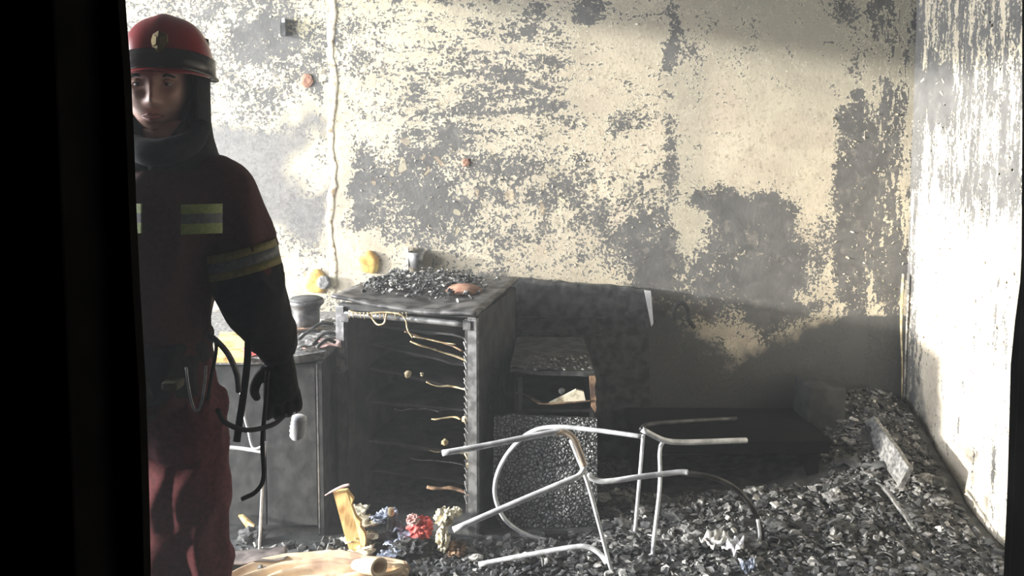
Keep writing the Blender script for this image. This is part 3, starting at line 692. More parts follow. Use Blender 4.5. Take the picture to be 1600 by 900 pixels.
# low black bench put where there is only shade, and box by the wall
t = thing('low_infill', (.98, 3.85, 0), 'low black shade bench against the wall behind the steel chair frame', 'infill')
bm = B(); box(bm, (.52, 3.62, .20), (1.32, 4.05, .25), .006, None, .006); link('seat', bm, M_black, t)
for x in (.54, 1.24):
    bm = B(); box(bm, (x, 3.66, 0), (x+.05, 4.03, .20), .004); link('leg', bm, M_black, t)
t = thing('scorched_box', (1.52, 3.95, .0), 'soft edged grey sooty box standing in the rubble at the room corner', 'box')
bm = B(); box(bm, (1.30, 3.86, 0), (1.47, 4.04, at(1300, 606, 3.86).z), .012, None, .01); link('carton', bm, M_chard, t)

# ---------------------------------------------------------------- steel chair frames
t = thing('chair_frame', (.0, 3.05, 0), 'overturned steel tube chair frame in front of the cracked black door', 'chair', )
RT = .0098
rod('seat_tube', [at(691, 708, 2.80), at(760, 696, 2.84), at(850, 678, 2.90), at(880, 675, 2.92), at(896, 685, 2.92), at(908, 712, 2.92), at(913, 728, 2.92), at(905, 743, 2.90), at(885, 752, 2.88), at(800, 788, 2.82), at(708, 828, 2.76)], RT, M_tube, t, lab='bright steel U shaped seat tube')
rod('seat_tube_bend', [at(868, 677, 2.912), at(880, 675.5, 2.918), at(896, 685, 2.918), at(908, 712, 2.918), at(912, 727, 2.918)], RT*1.06, M_tuberust, t, lab='tan heat stained bend')
rod('back_hoop', [at(1002, 682, 3.10), at(960, 676, 3.12), at(920, 671, 3.14), at(870, 667, 3.16), at(832, 674, 3.18), at(800, 700, 3.2), at(779, 735, 3.22), at(773, 770, 3.23), at(783, 802, 3.24), at(800, 822, 3.25), at(832, 839, 3.25), at(880, 847, 3.25), at(930, 846, 3.24)], .0082, M_tube, t)
rod('back_hoop_end', [at(928, 846, 3.24), at(955, 850, 3.20), at(978, 858, 3.16), at(1000, 880, 3.10), at(1012, 897, 3.08)], .012, M_ash, t, lab='ash coated lower end of the hoop')
rod('leg', [at(892, 688, 2.95), at(916, 748, 2.98), at(935, 815, 3.00), at(958, 900, 3.03), Vector((at(962, 915, 3.04).x, 3.04, .01))], .0072, M_tube, t)
rod('leg', [at(748, 882, 3.05), at(820, 868, 3.05), at(895, 855, 3.05), at(920, 855, 3.05), at(938, 866, 3.04), at(948, 880, 3.03)], .0090, M_tube, t)
bm = B(); box(bm, at(851, 840, 3.235), at(887, 829, 3.255), .002); link('hoop_pad', bm, M_rubber, t)
t = thing('chair_frame', (.6, 3.2, 0), 'steel tube chair frame with dark curved hoop standing in the right hand rubble', 'chair')
rod('seat_tube', [at(1166, 688, 3.30), at(1110, 690, 3.24), at(1062, 691, 3.18), at(1035, 687, 3.15), at(1003, 671, 3.12)], .0105, M_tube, t)
rod('seat_tube', [at(1002, 671, 3.12), at(1012, 664, 3.2), at(1060, 659, 3.4), at(1150, 654, 3.6)], .009, M_tubedark, t, lab='soot blackened far seat tube')
rod('leg', [at(1005, 680, 3.12), at(1000, 740, 3.18), at(990, 850, 3.28), Vector((at(989, 862, 3.3).x, 3.3, .02))], .0068, M_tube, t)
rod('leg', [at(1036, 690, 3.15), at(1031, 705, 3.15), at(1031, 760, 3.14), at(1022, 840, 3.12), at(1016, 905, 3.10), Vector((at(1015, 915, 3.1).x, 3.1, .01))], .0075, M_tube, t)
rod('back_hoop', [at(918, 742, 3.02), at(930, 750, 3.02), at(950, 752, 3.02), at(1000, 745, 3.03), at(1060, 738, 3.05), at(1075, 738, 3.05)], .0095, M_tube, t)
rod('back_hoop_bend', [at(1060, 738, 3.05), at(1110, 745, 3.08), at(1150, 764, 3.1), at(1178, 798, 3.13), at(1191, 840, 3.16), at(1181, 868, 3.2)], .0095, M_tubedark, t, lab='dark curve of the hoop')
rod('hoop_lit_edge', [at(1184, 812, 3.125), at(1187, 840, 3.148), at(1178, 866, 3.188)], .0065, M_tube, t, lab='bright steel length, lit look put into its colour')  # lit length of the hoop, painted as brighter steel
bm = B(); box(bm, at(1161, 823, 3.15), at(1186, 811, 3.17), .002); link('hoop_pad', bm, M_rubber, t)

# ---------------------------------------------------------------- rubble
def mound(x, y):
    h = .004+.33*math.exp(-((x-1.62)/.42)**2-((y-4.05)/.45)**2)+.06*math.exp(-((x-.95)/.5)**2-((y-3.35)/.35)**2)
    return h+(.009+.02*min(1, max(0, x-.5)))*(mnoise.noise(Vector((x*7, y*7, 0)))+.5*mnoise.noise(Vector((x*19, y*19, 2))))
bm = B(); nx, ny = 170, 110; g = []
for j in range(ny+1):
    g.append([bm.verts.new((-1.2+(XR-.01+1.2)*i/nx, 2.45+(YB-.01-2.45)*j/ny, 0)) for i in range(nx+1)])
for r in g:
    for v in r: v.co.z = max(.003, mound(v.co.x, v.co.y))
for j in range(ny):
    for i in range(nx):
        x, y = g[j][i].co.x, g[j][i].co.y
        if (x < -.68 and y > 3.25) or (-.75 < x < .05 and y > 3.28+ .0) or (x < .34 and y > 3.33): continue
        bm.faces.new((g[j][i], g[j][i+1], g[j+1][i+1], g[j+1][i]))
for v in [v for v in bm.verts if not v.link_faces]: bm.verts.remove(v)
tag(link('ash_layer', bm, M_char, None, True), 'uneven layer of black ash covering the floor', 'ash', kind='stuff')
bm = B()
def free(x, y):
    if x < -.70 and y > 3.22: return False
    if -.75 < x < .02 and y > 3.27: return False
    if x < .36 and y > 3.30: return False
    if x > XR-.05 or y > YB-.06: return False
    return True
cnt = 0
while cnt < 15000:
    x, y = random.uniform(-1.2, XR), random.uniform(2.6, 4.05)
    if not free(x, y): continue
    if x < .2 and random.random() < .35: continue
    if .52 < x < 1.32 and y > 3.60: continue
    cnt += 1
    s = random.uniform(.004, .014) if random.random() < .85 else random.uniform(.014, .03)
    flake(bm, Vector((x, y, max(.003, mound(x, y))+s*.3)), s, random.choices((0, 1, 2), (6, 5.5, .9 if (x > -.2 and y < 3.15) else .32))[0], .25)
o = link('floor_rubble', bm, [M_char, M_ash, M_pale]); tag(o, 'loose char flakes and ash crumbs spread over the floor', 'rubble', kind='stuff')
# lumps one can pick out
def lump(name, c, s, m, label, cat='rubble', group=None, sq=(1, 1, .7), rough=.28, seed=0, sub=3):
    bm = B(); bmesh.ops.create_icosphere(bm, subdivisions=sub, radius=1)
    for v in bm.verts:
        n = v.co.copy(); k = 1+rough*2*mnoise.noise(n*1.6+Vector((seed, seed*2, 0)))+rough*mnoise.noise(n*4+Vector((0, seed, 5)))
        v.co = Vector((n.x*sq[0], n.y*sq[1], n.z*sq[2]))*k*s+Vector(c)
    return tag(link(name, bm, m, None, False), label, cat, group)
random.seed(11)
def lump_label(x, y, s, mm):
    px, py = proj(x, y, mound(x, y))
    tone = 'ash grey' if mm is M_ash else ('dull black' if mm is M_chard else 'dark grey')
    size = 'small' if s < .021 else ('middling' if s < .029 else 'large')
    for x1, nm in ((960, 'beside the front chair leg'), (1030, 'between the two thin chair legs'), (1120, 'under the dark hoop'), (1200, 'by the right end of the dark hoop'), (1290, 'right of the dark hoop'), (1370, 'in the middle of the corner heap'), (1450, 'below the leaning plank'), (9999, 'at the foot of the right wall')):
        if px < x1: break
    row = 'far back' if y > 3.7 else ('further back' if y > 3.4 else ('in front' if y > 3.15 else 'nearest the camera'))
    return '%s %s debris lump %s, %s' % (size, tone, nm, row)
for i in range(56):
    while True:
        x, y = random.uniform(.35, XR-.08), random.uniform(2.95, 3.95)
        if free(x, y) and not (.5 < x < 1.34 and y > 3.55): break
    s = random.uniform(.014, .036); mm = random.choice((M_char, M_char, M_ash, M_ash, M_chard))
    lump('char_lump', (x, y, max(0, mound(x, y))+s*.45), s, mm, lump_label(x, y, s, mm), 'rubble', 'debris lumps in the right hand heap', (1.2, .9, .6), .35, i)
for i in range(20):
    x, y = random.uniform(-.35, .5), random.uniform(2.90, 3.18); s = random.uniform(.010, .024)
    lump('ash_lump', (x, y, max(0, mound(x, y))+s*.45), s, random.choice((M_char, M_ash, M_pale)), '%s crumb %s the overturned chair frame%s' % (('tiny grey', 'small black', 'pale ashen', 'flat grey', 'rounded grey', 'angular black', 'longish grey', 'squat dark', 'knobbly grey', 'sooty oval')[i % 10], 'left under' if x < -.1 else ('right under' if x > .2 else 'under the middle of'), ', toward the door' if y > 3.05 else ', at the picture bottom'), 'rubble', 'ash lumps under the chair frame', (1.2, .9, .6), .35, i+50)
def floor_at(px, py, h=0.0):
    for Y in np.arange(4.08, 2.4, -.01):
        q = at(px, py, float(Y))
        if q.z >= max(0, mound(q.x, q.y))+h: return q
    return q
L_ = lambda *a, **k: lump(*a, **k)
q = floor_at(1120, 862); sheet_obj('plastic_scrap', M_pale, q+Vector((0, 0, .01)), .10, .08, .5, .035, 'whitish crumpled plastic in the rubble between chair leg and dark hoop', 'plastic', seed=5)
q = floor_at(1145, 868); sheet_obj('plastic_scrap', M_white, q+Vector((0, 0, .01)), .08, .07, 1.2, .032, 'brightest white crumpled plastic in the rubble left of the dark hoop end', 'plastic', seed=15)
q = floor_at(1168, 895); sheet_obj('plastic_scrap', M_blue, q+Vector((0, 0, .0)), .07, .05, 1.5, .03, 'bluish curled plastic at the bottom below the dark hoop end', 'plastic', seed=25)
q = floor_at(1108, 893); lump('white_lump', q, .016, M_white, 'small white lump at the bottom between chair leg and hoop', 'rubble', sq=(1.3, 1, .8), seed=3)
q = floor_at(855, 885); sheet_obj('grey_scrap', M_ash, q+Vector((0, 0, .012)), .05, .09, .2, .02, 'grey folded scrap on the floor under the chair frame tube', 'scrap', seed=9)
q = floor_at(1085, 845); lump('stone_lump', q, .045, M_ash, 'rounded ash grey lump in the rubble right of the front chair leg', 'rubble', sq=(1.1, .8, .7), seed=13)
q = floor_at(1165, 850); lump('stone_lump', q, .042, M_ash, 'rounded ash grey lump inside the dark hoop', 'rubble', sq=(1.1, .8, .8), seed=23)
# leaning planks on the right
def plank(a, b, wdt, th, m, label, parent=None, name='plank', side=(0, 0, 1)):
    bm = B(); a, b = Vector(a), Vector(b); d = (b-a).normalized(); s = (Vector(side)-d*Vector(side).dot(d)).normalized(); n = d.cross(s)
    out = [a, b, b+s*wdt*.9, a+s*wdt]
    out = ragged(a, b, .004, 8, s)+[b]+ragged(b+s*wdt*.95, a+s*wdt, .004, 8, s)
    slab(bm, [p-n*th/2 for p in out], n*th)
    return tag(link(name, bm, m), label, 'plank')
plank(at(1346, 672, 3.86), at(1408, 762, 3.45), .10, .022, M_ash, 'grey plank leaning in the corner, upper end free', side=(.3, 0, 1))
plank(at(1376, 757, 3.42), at(1428, 828, 3.20), .012, .012, M_ash, 'thin pale stick lying on the rubble slope below the leaning plank')
plank(at(1442, 758, 3.70), at(1545, 930, 3.10), .09, .02, M_char, 'charred skirting board fallen along the right wall', side=(0, 0, 1))
q = at(1372, 705, 3.75); sheet_obj('fallen_panel', M_ash, q+Vector((-.02, 0, -.03)), .20, .16, .3, .03, 'bent grey panel piece on the heap left of the leaning plank', 'panel', th=.01, seed=2)
q = at(1345, 722, 3.68); sheet_obj('fallen_panel', M_char, q+Vector((0, 0, -.03)), .22, .16, -.4, .04, 'folded dark panel piece on the heap under the grey panel', 'panel', th=.01, seed=12)
q = floor_at(1307, 770); lump('white_lump', q, .017, M_pale, 'small pale lump on the heap below the dark panel', 'rubble', seed=33)
q = floor_at(1362, 747); sheet_obj('grey_scrap', M_ash, q+Vector((0, 0, .01)), .07, .05, .6, .012, 'curled grey scrap on the heap below the leaning plank', 'scrap', seed=19)

# ---------------------------------------------------------------- bright debris in front of the fridge
# upright yellow board, splintered
bm = B(); out = [at(520, 768, 3.16), at(541, 766, 3.16)]+ragged(at(545, 772, 3.16), at(572, 850, 3.12), .008, 9, (1, 0, 0))+[at(568, 868, 3.12), at(548, 868, 3.12), at(538, 835, 3.13)]
slab(bm, out, (.004, .018, 0)); tag(link('broken_board', bm, M_wood), 'splintered yellow board propped up in front of the fridge', 'board')
rod('straw', [at(508, 774, 3.16), at(520, 767, 3.15), at(536, 760, 3.15), at(546, 757, 3.15)], [.002, .004, .006, .004], M_pink, None)
tag(bpy.data.objects['straw'], 'thin pinkish curl resting on top of the splintered yellow board', 'scrap')
ORD = ['topmost', 'second from the top', 'third from the top', 'fourth from the top', 'fifth from the top', 'sixth from the top', 'seventh from the top', 'eighth from the top', 'ninth from the top', 'tenth from the top', 'next to lowest', 'lowest']
for i in range(9):
    px, py = 548+random.uniform(0, 36), 826+4.2*i+random.uniform(-3, 3)
    q = floor_at(px, min(py+18, 882)); q.z = max(q.z, .01)+.012*(8-i)*1.1
    sheet_obj('torn_paper', M_creamp, q, .085, .06, random.uniform(0, 3), .010, '%s torn cream paper at the yellow board foot' % ORD[i], 'paper', 'torn papers by the yellow board', th=.002, seed=i*2.1)
for i in range(12):
    px, py = 598+random.gauss(10, 16), 815+5*i
    q = floor_at(px, max(850, min(py+12, 885))); q.z = max(q.z, .01)+.010*(11-i)
    sheet_obj('film_scrap', M_blue, q, .065, .05, random.uniform(0, 3), .012, '%s bluish torn film scrap between yellow board and red cloth' % ORD[i], 'film scrap', 'bluish scraps before the fridge', th=.002, seed=i*1.7)
q = at(611, 800, 3.2); bm = B(); lathe(bm, q-Vector((0, 0, .014)), [(.010, 0), (.012, .01), (.012, .026), (.008, .03), (.001, .03)], 14); tag(link('jar', bm, M_melt, None, True), 'tiny cream jar standing on the debris left of the red cloth', 'jar')
bm = B(); lathe(bm, (q.x, q.y, .0), [(.03, 0), (.022, .04), (.014, q.z-.016)], 10); 
for v in bm.verts: v.co += Vector([random.uniform(-.004, .004) for _ in range(2)]+[0])
tag(link('debris_stack', bm, M_char), 'dark charred stack carrying the tiny cream jar', 'rubble')
q = at(655, 828, 3.16)
def crumple(name, c, s, m, label, cat, sq, seed):
    bm = B(); bmesh.ops.create_icosphere(bm, subdivisions=4, radius=1)
    for v in bm.verts:
        n = v.co.copy(); k = 1-.55*abs(mnoise.noise(n*1.8+Vector((seed, 0, 0))))*1.6+.22*mnoise.noise(n*4.5+Vector((0, seed, 0)))-.15*abs(mnoise.noise(n*9+Vector((0, seed, 3))))
        v.co = Vector((n.x*sq[0], n.y*sq[1], n.z*sq[2]))*k*s+Vector(c)
    return tag(link(name, bm, m), label, cat)
crumple('red_cloth', at(657, 824, 3.16), .05, M_red, 'crumpled red cloth on the debris in front of the fridge', 'cloth', (1.1, .8, 1.0), 4)
crumple('pink_wad', at(645, 812, 3.13), .026, M_pink, 'pink wad on the left shoulder of the red cloth', 'wad', (1.1, .7, .9), 7)
crumple('cream_wad', at(694, 808, 3.14), .040, M_creamp, 'upper crumpled cream paper wad between red cloth and chair tube', 'paper', (1.0, .8, 1.1), 9)
crumple('cream_wad', at(692, 842, 3.12), .036, M_creamp, 'lower crumpled cream paper wad between red cloth and chair tube', 'paper', (.8, .8, 1.4), 19)
crumple('cream_wad', at(713, 800, 3.18), .026, M_creamp, 'small cream paper wad beside the fridge\'s right post', 'paper', (1, .8, .8), 29)
crumple('grey_wad', at(640, 858, 3.12), .055, M_chard, 'black charred wad below the red cloth', 'wad', (1.5, .8, .8), 39)
crumple('brown_wad', at(712, 858, 3.13), .040, M_woodburnt, 'brownish scorched wad below the lower end of the chair tube', 'wad', (1.1, .8, .9), 49)
crumple('grey_wad', at(600, 850, 3.17), .045, M_char, 'dark charred wad behind the bluish scraps', 'wad', (1.3, .7, 1.0), 59)

# folded cream canvas on the floor, left front
t = thing('folded_canvas', (-.75, 3.05, 0), 'folded cream canvas sheet with a rolled end on the floor at lower left', 'canvas')
bm = B(); ns, nt_ = 90, 60; rows = []
def onfloor(px, py, h=0):
    d = at(px, py, 1.0)-Vector((0, 0, CAMH)); k = (h-CAMH)/d.z; return Vector((0, 0, CAMH))+d*k
back = [onfloor(*q) for q in ((330, 920), (385, 890), (440, 874), (500, 874), (560, 882), (610, 890), (646, 900))]
front = [onfloor(*q) for q in ((300, 1010), (370, 1000), (430, 980), (490, 960), (540, 940), (590, 925), (628, 905))]
bk, fr = catmull(back, 15), catmull(front, 15)
for i in range(len(bk)):
    s_ = i/(len(bk)-1); row = []
    for j in range(nt_+1):
        u_ = j/nt_; p = bk[i].lerp(fr[i], u_)
        fan = u_*5.2+.25*math.sin(s_*5)
        h = .018+.050*(1-abs(2*((fan+.6*mnoise.noise(Vector((s_*2, u_*3, 1)))) % 1)-1))**1.5*(.45+.8*s_*(1.2-s_)*2)
        h += .012*mnoise.noise(Vector((s_*5, u_*14, 4)))+.014*mnoise.noise(Vector((s_*2.2, u_*2, 7)))
        edge_ = min(1, 9*min(u_, 1-u_), 14*s_+.2, 22*(1-s_)+.25)
        row.append(bm.verts.new((p.x, p.y+.01*mnoise.noise(Vector((s_*6, u_*6, 9))), (.006+max(.004, h*edge_*.80)))))
    rows.append(row)
for A_, C_ in zip(rows, rows[1:]):
    for j in range(nt_): bm.faces.new((A_[j], A_[j+1], C_[j+1], C_[j]))
o = link('folded_sheet', bm, M_cream, t, True); md = o.modifiers.new('t', 'SOLIDIFY'); md.thickness = .008
bm = B(); A = at(556, 882, 2.93); Bq = at(592, 886, 2.84)
dv = (Bq-A).normalized()
for ri in (1,):
    rings = []
    up = Vector((0, 0, 1)); sd_ = dv.cross(up).normalized(); up2 = sd_.cross(dv)
    def ring(c, r): return [bm.verts.new(c+r*(math.cos(a)*sd_+.8*math.sin(a)*up2)) for a in [2*math.pi*k/24 for k in range(24)]]
    R = [ring(A, .020), ring(A.lerp(Bq, .5), .032), ring(Bq, .036), ring(Bq+dv*.004, .030), ring(Bq, .024), ring(A.lerp(Bq, .4), .020)]
    for a_, c_ in zip(R, R[1:]):
        for k in range(24): bm.faces.new((a_[k], a_[(k+1)%24], c_[(k+1)%24], c_[k]))
    bm.faces.new(R[0]); bm.faces.new(R[-1])
tag(link('rolled_end', bm, M_cream, t, True), 'open rolled end of the canvas')
sheet_obj('brown_rag', mat('brown_grey_rag', (.10, .085, .08), (.24, .20, .18), .9, scale=12), onfloor(390, 884)+Vector((0, 0, .028)), .26, .10, .2, .008, 'brownish sooty rag lying over the left part of the cream canvas', 'rag', seed=66, nx=22, ny=14)

# ---------------------------------------------------------------- the firefighter
FY = 2.12
def f(px, py, dy=0.0): return at(px, py, FY+dy)
PX = 1/660.0
t = thing('person', (f(268, 600).x, FY, 0), 'person in red helmet and dark maroon fire jacket, half behind the left door edge', 'person')
# body: continuous figure under the clothes
bm = B()
hx = f(268, 300).x
def wl(x, y, z): return Vector((x, y, z))
ankleR, ankleL = wl(f(322, 700).x, FY+.04, .08), wl(f(252, 700).x-.02, FY-.04, .08)
kneeR, kneeL = wl(f(306, 700).x, FY, .50), wl(f(270, 700).x, FY-.02, .50)
hipR, hipL = wl(f(288, 620).x, FY, .92), wl(f(240, 620).x, FY, .92)
tube(bm, [f(258, 640), f(250, 560), f(255, 450), f(268, 340), f(268, 285), f(268, 250)], [.10, .095, .095, .12, .10, .06], 20, flat=.7, up=(0, 1, 0))
tube(bm, [f(268, 280), f(266, 235), f(258, 190)], [.07, .058, .055], 16)
for hp, kn, an in ((hipR, kneeR, ankleR), (hipL, kneeL, ankleL)):
    tube(bm, [hp, hp.lerp(kn, .5), kn, kn.lerp(an, .35), an], [.085, .072, .055, .052, .038], 14)
    tube(bm, [an+Vector((0, .04, -.04)), an+Vector((0, -.06, -.045)), an+Vector((0, -.15, -.055))], [.04, .04, .025], 12, flat=.7)
RA = [f(340, 282), f(366, 340), f(384, 405, .01), f(398, 460, 0), f(418, 510, .05), f(436, 556, .10)]
LA = [f(192, 284), f(168, 350), f(152, 430, .02), f(168, 500, -.05), f(190, 545, -.12)]
tube(bm, RA, [.055, .052, .046, .042, .036, .028], 14); tube(bm, LA, [.055, .052, .046, .04, .03], 14)
body = fuse('body', bm, M_skin, t, .012, 4)
# head, looking a little to the left of the camera
hc = f(247, 133); yaw = math.radians(13)
RH = Matrix.Rotation(yaw, 3, 'Z') @ Matrix.Rotation(math.radians(2), 3, 'X')
def hp_(x, yf, z): return hc+RH @ Vector((x, -yf, z))
def G(x, z, cx, cz, sx, sz): return math.exp(-((x-cx)/sx)**2-((z-cz)/sz)**2)
bm = B(); nu, nv = 96, 72; rows = []
for j in range(nv+1):
    ph = math.pi*j/nv; row = []
    for i in range(nu):
        th = 2*math.pi*i/nu
        dx, dyy, dz = math.sin(ph)*math.sin(th), math.sin(ph)*math.cos(th), math.cos(ph)
        a, b_, c_ = .076, .095, .124
        x, y, z = a*dx, b_*dyy, c_*dz
        if z < 0:
            k = (-z/c_); x *= 1-.30*k**1.6; y *= 1-.05*k if y > 0 else 1-.40*k
        if y > 0:
            m_ = min(1, y/.05)
            ad_ = .004*G(x, z, 0, .028, .05, .012)
            ad_ += -.011*(G(x, z, .031, .004, .017, .012)+G(x, z, -.031, .004, .017, .012))
            ad_ += .009*G(x, z, 0, -.006, .008, .022)+.022*G(x, z, 0, -.032, .010, .014)+.007*(G(x, z, .013, -.038, .008, .008)+G(x, z, -.013, -.038, .008, .008))
            ad_ += .006*(G(x, z, .045, -.022, .02, .018)+G(x, z, -.045, -.022, .02, .018))
            ad_ += .007*G(x, z, 0, -.064, .022, .005)+.008*G(x, z, 0, -.076, .020, .006)-.005*G(x, z, 0, -.070, .026, .0022)
            ad_ += -.004*G(x, z, 0, -.088, .02, .006)+.009*G(x, z, 0, -.105, .02, .014)
            y += ad_*m_
        row.append(bm.verts.new(hp_(x, y, z)) if 0 < j < nv or i == 0 else row[0])
    rows.append(row)
for j in range(nv):
    for i in range(nu):
        q = [rows[j][i], rows[j][(i+1)%nu], rows[j+1][(i+1)%nu], rows[j+1][i]]; u_ = []
        for v in q:
            if v not in u_: u_.append(v)
        if len(u_) > 2: bm.faces.new(u_)
for s in (-1, 1):   # ears
    tube(bm, [hp_(s*.074, .00, .020), hp_(s*.084, -.008, .010), hp_(s*.083, -.008, -.015), hp_(s*.074, .002, -.028)], [.006, .010, .008, .005], 8)
# merge into the body: one continuous mesh
dst = bmesh.new(); dst.from_mesh(body.data); tmp = bpy.data.meshes.new('h'); bmesh.ops.recalc_face_normals(bm, faces=bm.faces[:]); bm.to_mesh(tmp); bm.free(); dst.from_mesh(tmp)
dst.to_mesh(body.data); dst.free(); body.data.polygons.foreach_set('use_smooth', [True]*len(body.data.polygons))
for s in (-1, 1):
    bm = B(); bmesh.ops.create_uvsphere(bm, u_segments=16, v_segments=10, radius=.0115, matrix=Matrix.Translation(hp_(s*.031, .070, .004))); e = link('eye', bm, M_eye, t, True)
    bm = B(); bmesh.ops.create_uvsphere(bm, u_segments=12, v_segments=8, radius=.0055, matrix=Matrix.Translation(hp_(s*.031-.001, .0772, .003))); link('iris', bm, M_iris, e, True)
    bm = B(); tube(bm, [hp_(s*.016, .086, .018), hp_(s*.032, .086, .023), hp_(s*.048, .074, .018)], [.003, .004, .002], 6); link('eyebrow', bm, M_hood, t, True)
    bm = B(); tube(bm, [hp_(s*.018, .077, .006), hp_(s*.031, .082, .011), hp_(s*.044, .073, .006)], .0048, 6); link('eyelid', bm, M_skin, t, True)
bm = B(); tube(bm, [hp_(-.024, .083, -.070), hp_(-.008, .094, -.065), hp_(0, .095, -.067), hp_(.008, .094, -.065), hp_(.024, .083, -.070)], [.002, .0045, .004, .0045, .002], 8, flat=.7)
tube(bm, [hp_(-.022, .083, -.072), hp_(0, .096, -.077), hp_(.022, .083, -.072)], [.002, .0058, .002], 8, flat=.7); link('lips', bm, M_lip, t, True)
# hood: cloth around head and neck, open over the face
bm = B(); rows = []
prof = [(60, .088, .100), (110, .091, .105), (150, .092, .108), (190, .094, .110), (215, .100, .112), (240, .112, .116), (262, .135, .125)]
for py, rx, ry in prof:
    c = f(264, py, .015); op = 62 if py < 200 else (40 if py < 220 else 0)
    row = []
    for k in range(41):
        a = math.radians(-90+op+(360-2*op)*k/40)
        row.append(bm.verts.new((c.x+rx*math.cos(a), c.y+ry*math.sin(a), c.z)))
    rows.append(row)
for A_, C_ in zip(rows, rows[1:]):
    for k in range(40): bm.faces.new((A_[k], A_[k+1], C_[k+1], C_[k]))
o = link('hood', bm, M_hood, t, True); md = o.modifiers.new('t', 'SOLIDIFY'); md.thickness = .008
# chin cover, scarf like
bm = B(); tube(bm, [f(196, 205, -.03), f(206, 226, -.07), f(232, 238, -.10), f(264, 236, -.10), f(298, 222, -.06), f(318, 196, -.02)], [.02, .028, .032, .032, .028, .02], 12); link('collar', bm, M_hood, t, True)
# helmet
hcx = f(262, 108, .0)
bm = B(); rows = []
RY = Matrix.Rotation(math.radians(13), 3, 'Z')
for j in range(19):
    ph = math.pi/2*j/18; row = []
    for k in range(48):
        a = 2*math.pi*k/48; r_ = math.cos(ph)**.75
        x, y, z = .106*r_*math.cos(a), -.132*r_*math.sin(a), .121*math.sin(ph)**.95
        ridge = .006*math.exp(-(x/.018)**2)*max(0, math.sin(ph))
        dz = -.018*max(0, -math.sin(a))*(1-math.sin(ph)) - .022*abs(math.cos(a))**3*(1-math.sin(ph))
        row.append(bm.verts.new(hcx+RY@Vector((x, y, z+ridge+dz))))
    rows.append(row)
for A_, C_ in zip(rows, rows[1:]):
    for k in range(48): bm.faces.new((A_[k], A_[(k+1)%48], C_[(k+1)%48], C_[k]))
hel = link('helmet', bm, M_helm, t, True); md = hel.modifiers.new('t', 'SOLIDIFY'); md.thickness = .005
def hring(rx, ry, z, dz1, r, m, name, a0=0, a1=360, lab=None, n=40, flat=.6):
    bm = B(); P = []
    for k in range(n+1):
        a = math.radians(a0+(a1-a0)*k/n)
        P.append(hcx+RY@Vector((rx*math.cos(a), -ry*math.sin(a), z-.018*max(0, -math.sin(a))-.022*abs(math.cos(a))**3+dz1*max(0, math.sin(a)))))
    tube(bm, P, r, 8, 1, flat=flat); o = link(name, bm, m, hel, True)
    if lab: o['label'] = lab
hring(.109, .136, -.002, 0, .0055, M_metald, 'rim', 0, 360, 'dull grey rim')
# peak in front
bm = B(); g1, g2 = [], []
for k in range(25):
    a = math.radians(20+140*k/24); w_ = math.sin(math.radians(180*k/24))**.6
    drop = -.022*abs(math.cos(a))**3
    g1.append(bm.verts.new(hcx+RY@Vector((.106*math.cos(a), -.132*math.sin(a), drop)))); g2.append(bm.verts.new(hcx+RY@Vector(((.108+.012*w_)*math.cos(a), -(.134+.035*w_)*math.sin(a), drop-.012*w_))))
for k in range(24): bm.faces.new((g1[k], g1[k+1], g2[k+1], g2[k]))
o = link('peak', bm, M_helm, hel, True); md = o.modifiers.new('t', 'SOLIDIFY'); md.thickness = .004
# raised visor band over the front
bm = B(); A_, C_ = [], []
for k in range(31):
    a = math.radians(8+164*k/30)
    A_.append(bm.verts.new(hcx+RY@Vector((.112*math.cos(a), -.139*math.sin(a), -.004-.020*abs(math.cos(a))**3)))); C_.append(bm.verts.new(hcx+RY@Vector((.110*math.cos(a), -.136*math.sin(a), .040-.02*abs(math.cos(a))**3))))
for k in range(30): bm.faces.new((A_[k], A_[k+1], C_[k+1], C_[k]))
M_visor = mat('smoked_visor', (.035, .025, .02), (.05, .035, .03), .25, bump=0)
o = link('visor', bm, M_visor, hel, True); md = o.modifiers.new('t', 'SOLIDIFY'); md.thickness = .003
# dim gold emblem plate
bm = B(); c = hcx+RY@Vector((-.0, -.138, .052))
slab(bm, [c+Vector((x, .010*abs(x)/.02+z*.25, z)) for x, z in ((-.016, .018), (0, .026), (.016, .018), (.018, 0), (.010, -.016), (0, -.022), (-.010, -.016), (-.018, 0))], (0, .006, 0)); em = tag(link('emblem', bm, mat('dull_brass', (.16, .11, .03), (.22, .15, .05), .5, .5), hel), 'dull brass eagle shaped badge')
bm = B()
for s in (-1, 1):
    slab(bm, [c+Vector((s*x, -.002+.010*abs(x)/.02+z*.25, z)) for x, z in ((.004, .012), (.014, .016), (.018, .004), (.012, -.008), (.004, -.004))], (0, .003, 0))
link('emblem_wing', bm, mat('worn_brass', (.26, .18, .06), (.32, .24, .09), .5, .5), em)
bm = B(); tube(bm, [hcx+RY@Vector((-.112, -.03, .03)), hcx+RY@Vector((-.115, -.035, -.005)), hcx+RY@Vector((-.112, -.04, -.03))], [.010, .012, .008], 8); tag(link('side_clip', bm, M_white, hel, True), 'white side clip')
for s in (-1, 1):
    bm = B(); tube(bm, [hp_(s*.082, .03, .0), hp_(s*.072, .055, -.06), hp_(s*.03, .075, -.125), hp_(0, .078, -.132)], .004, 6, flat=.5); link('chin_strap', bm, M_rubber, t, True)

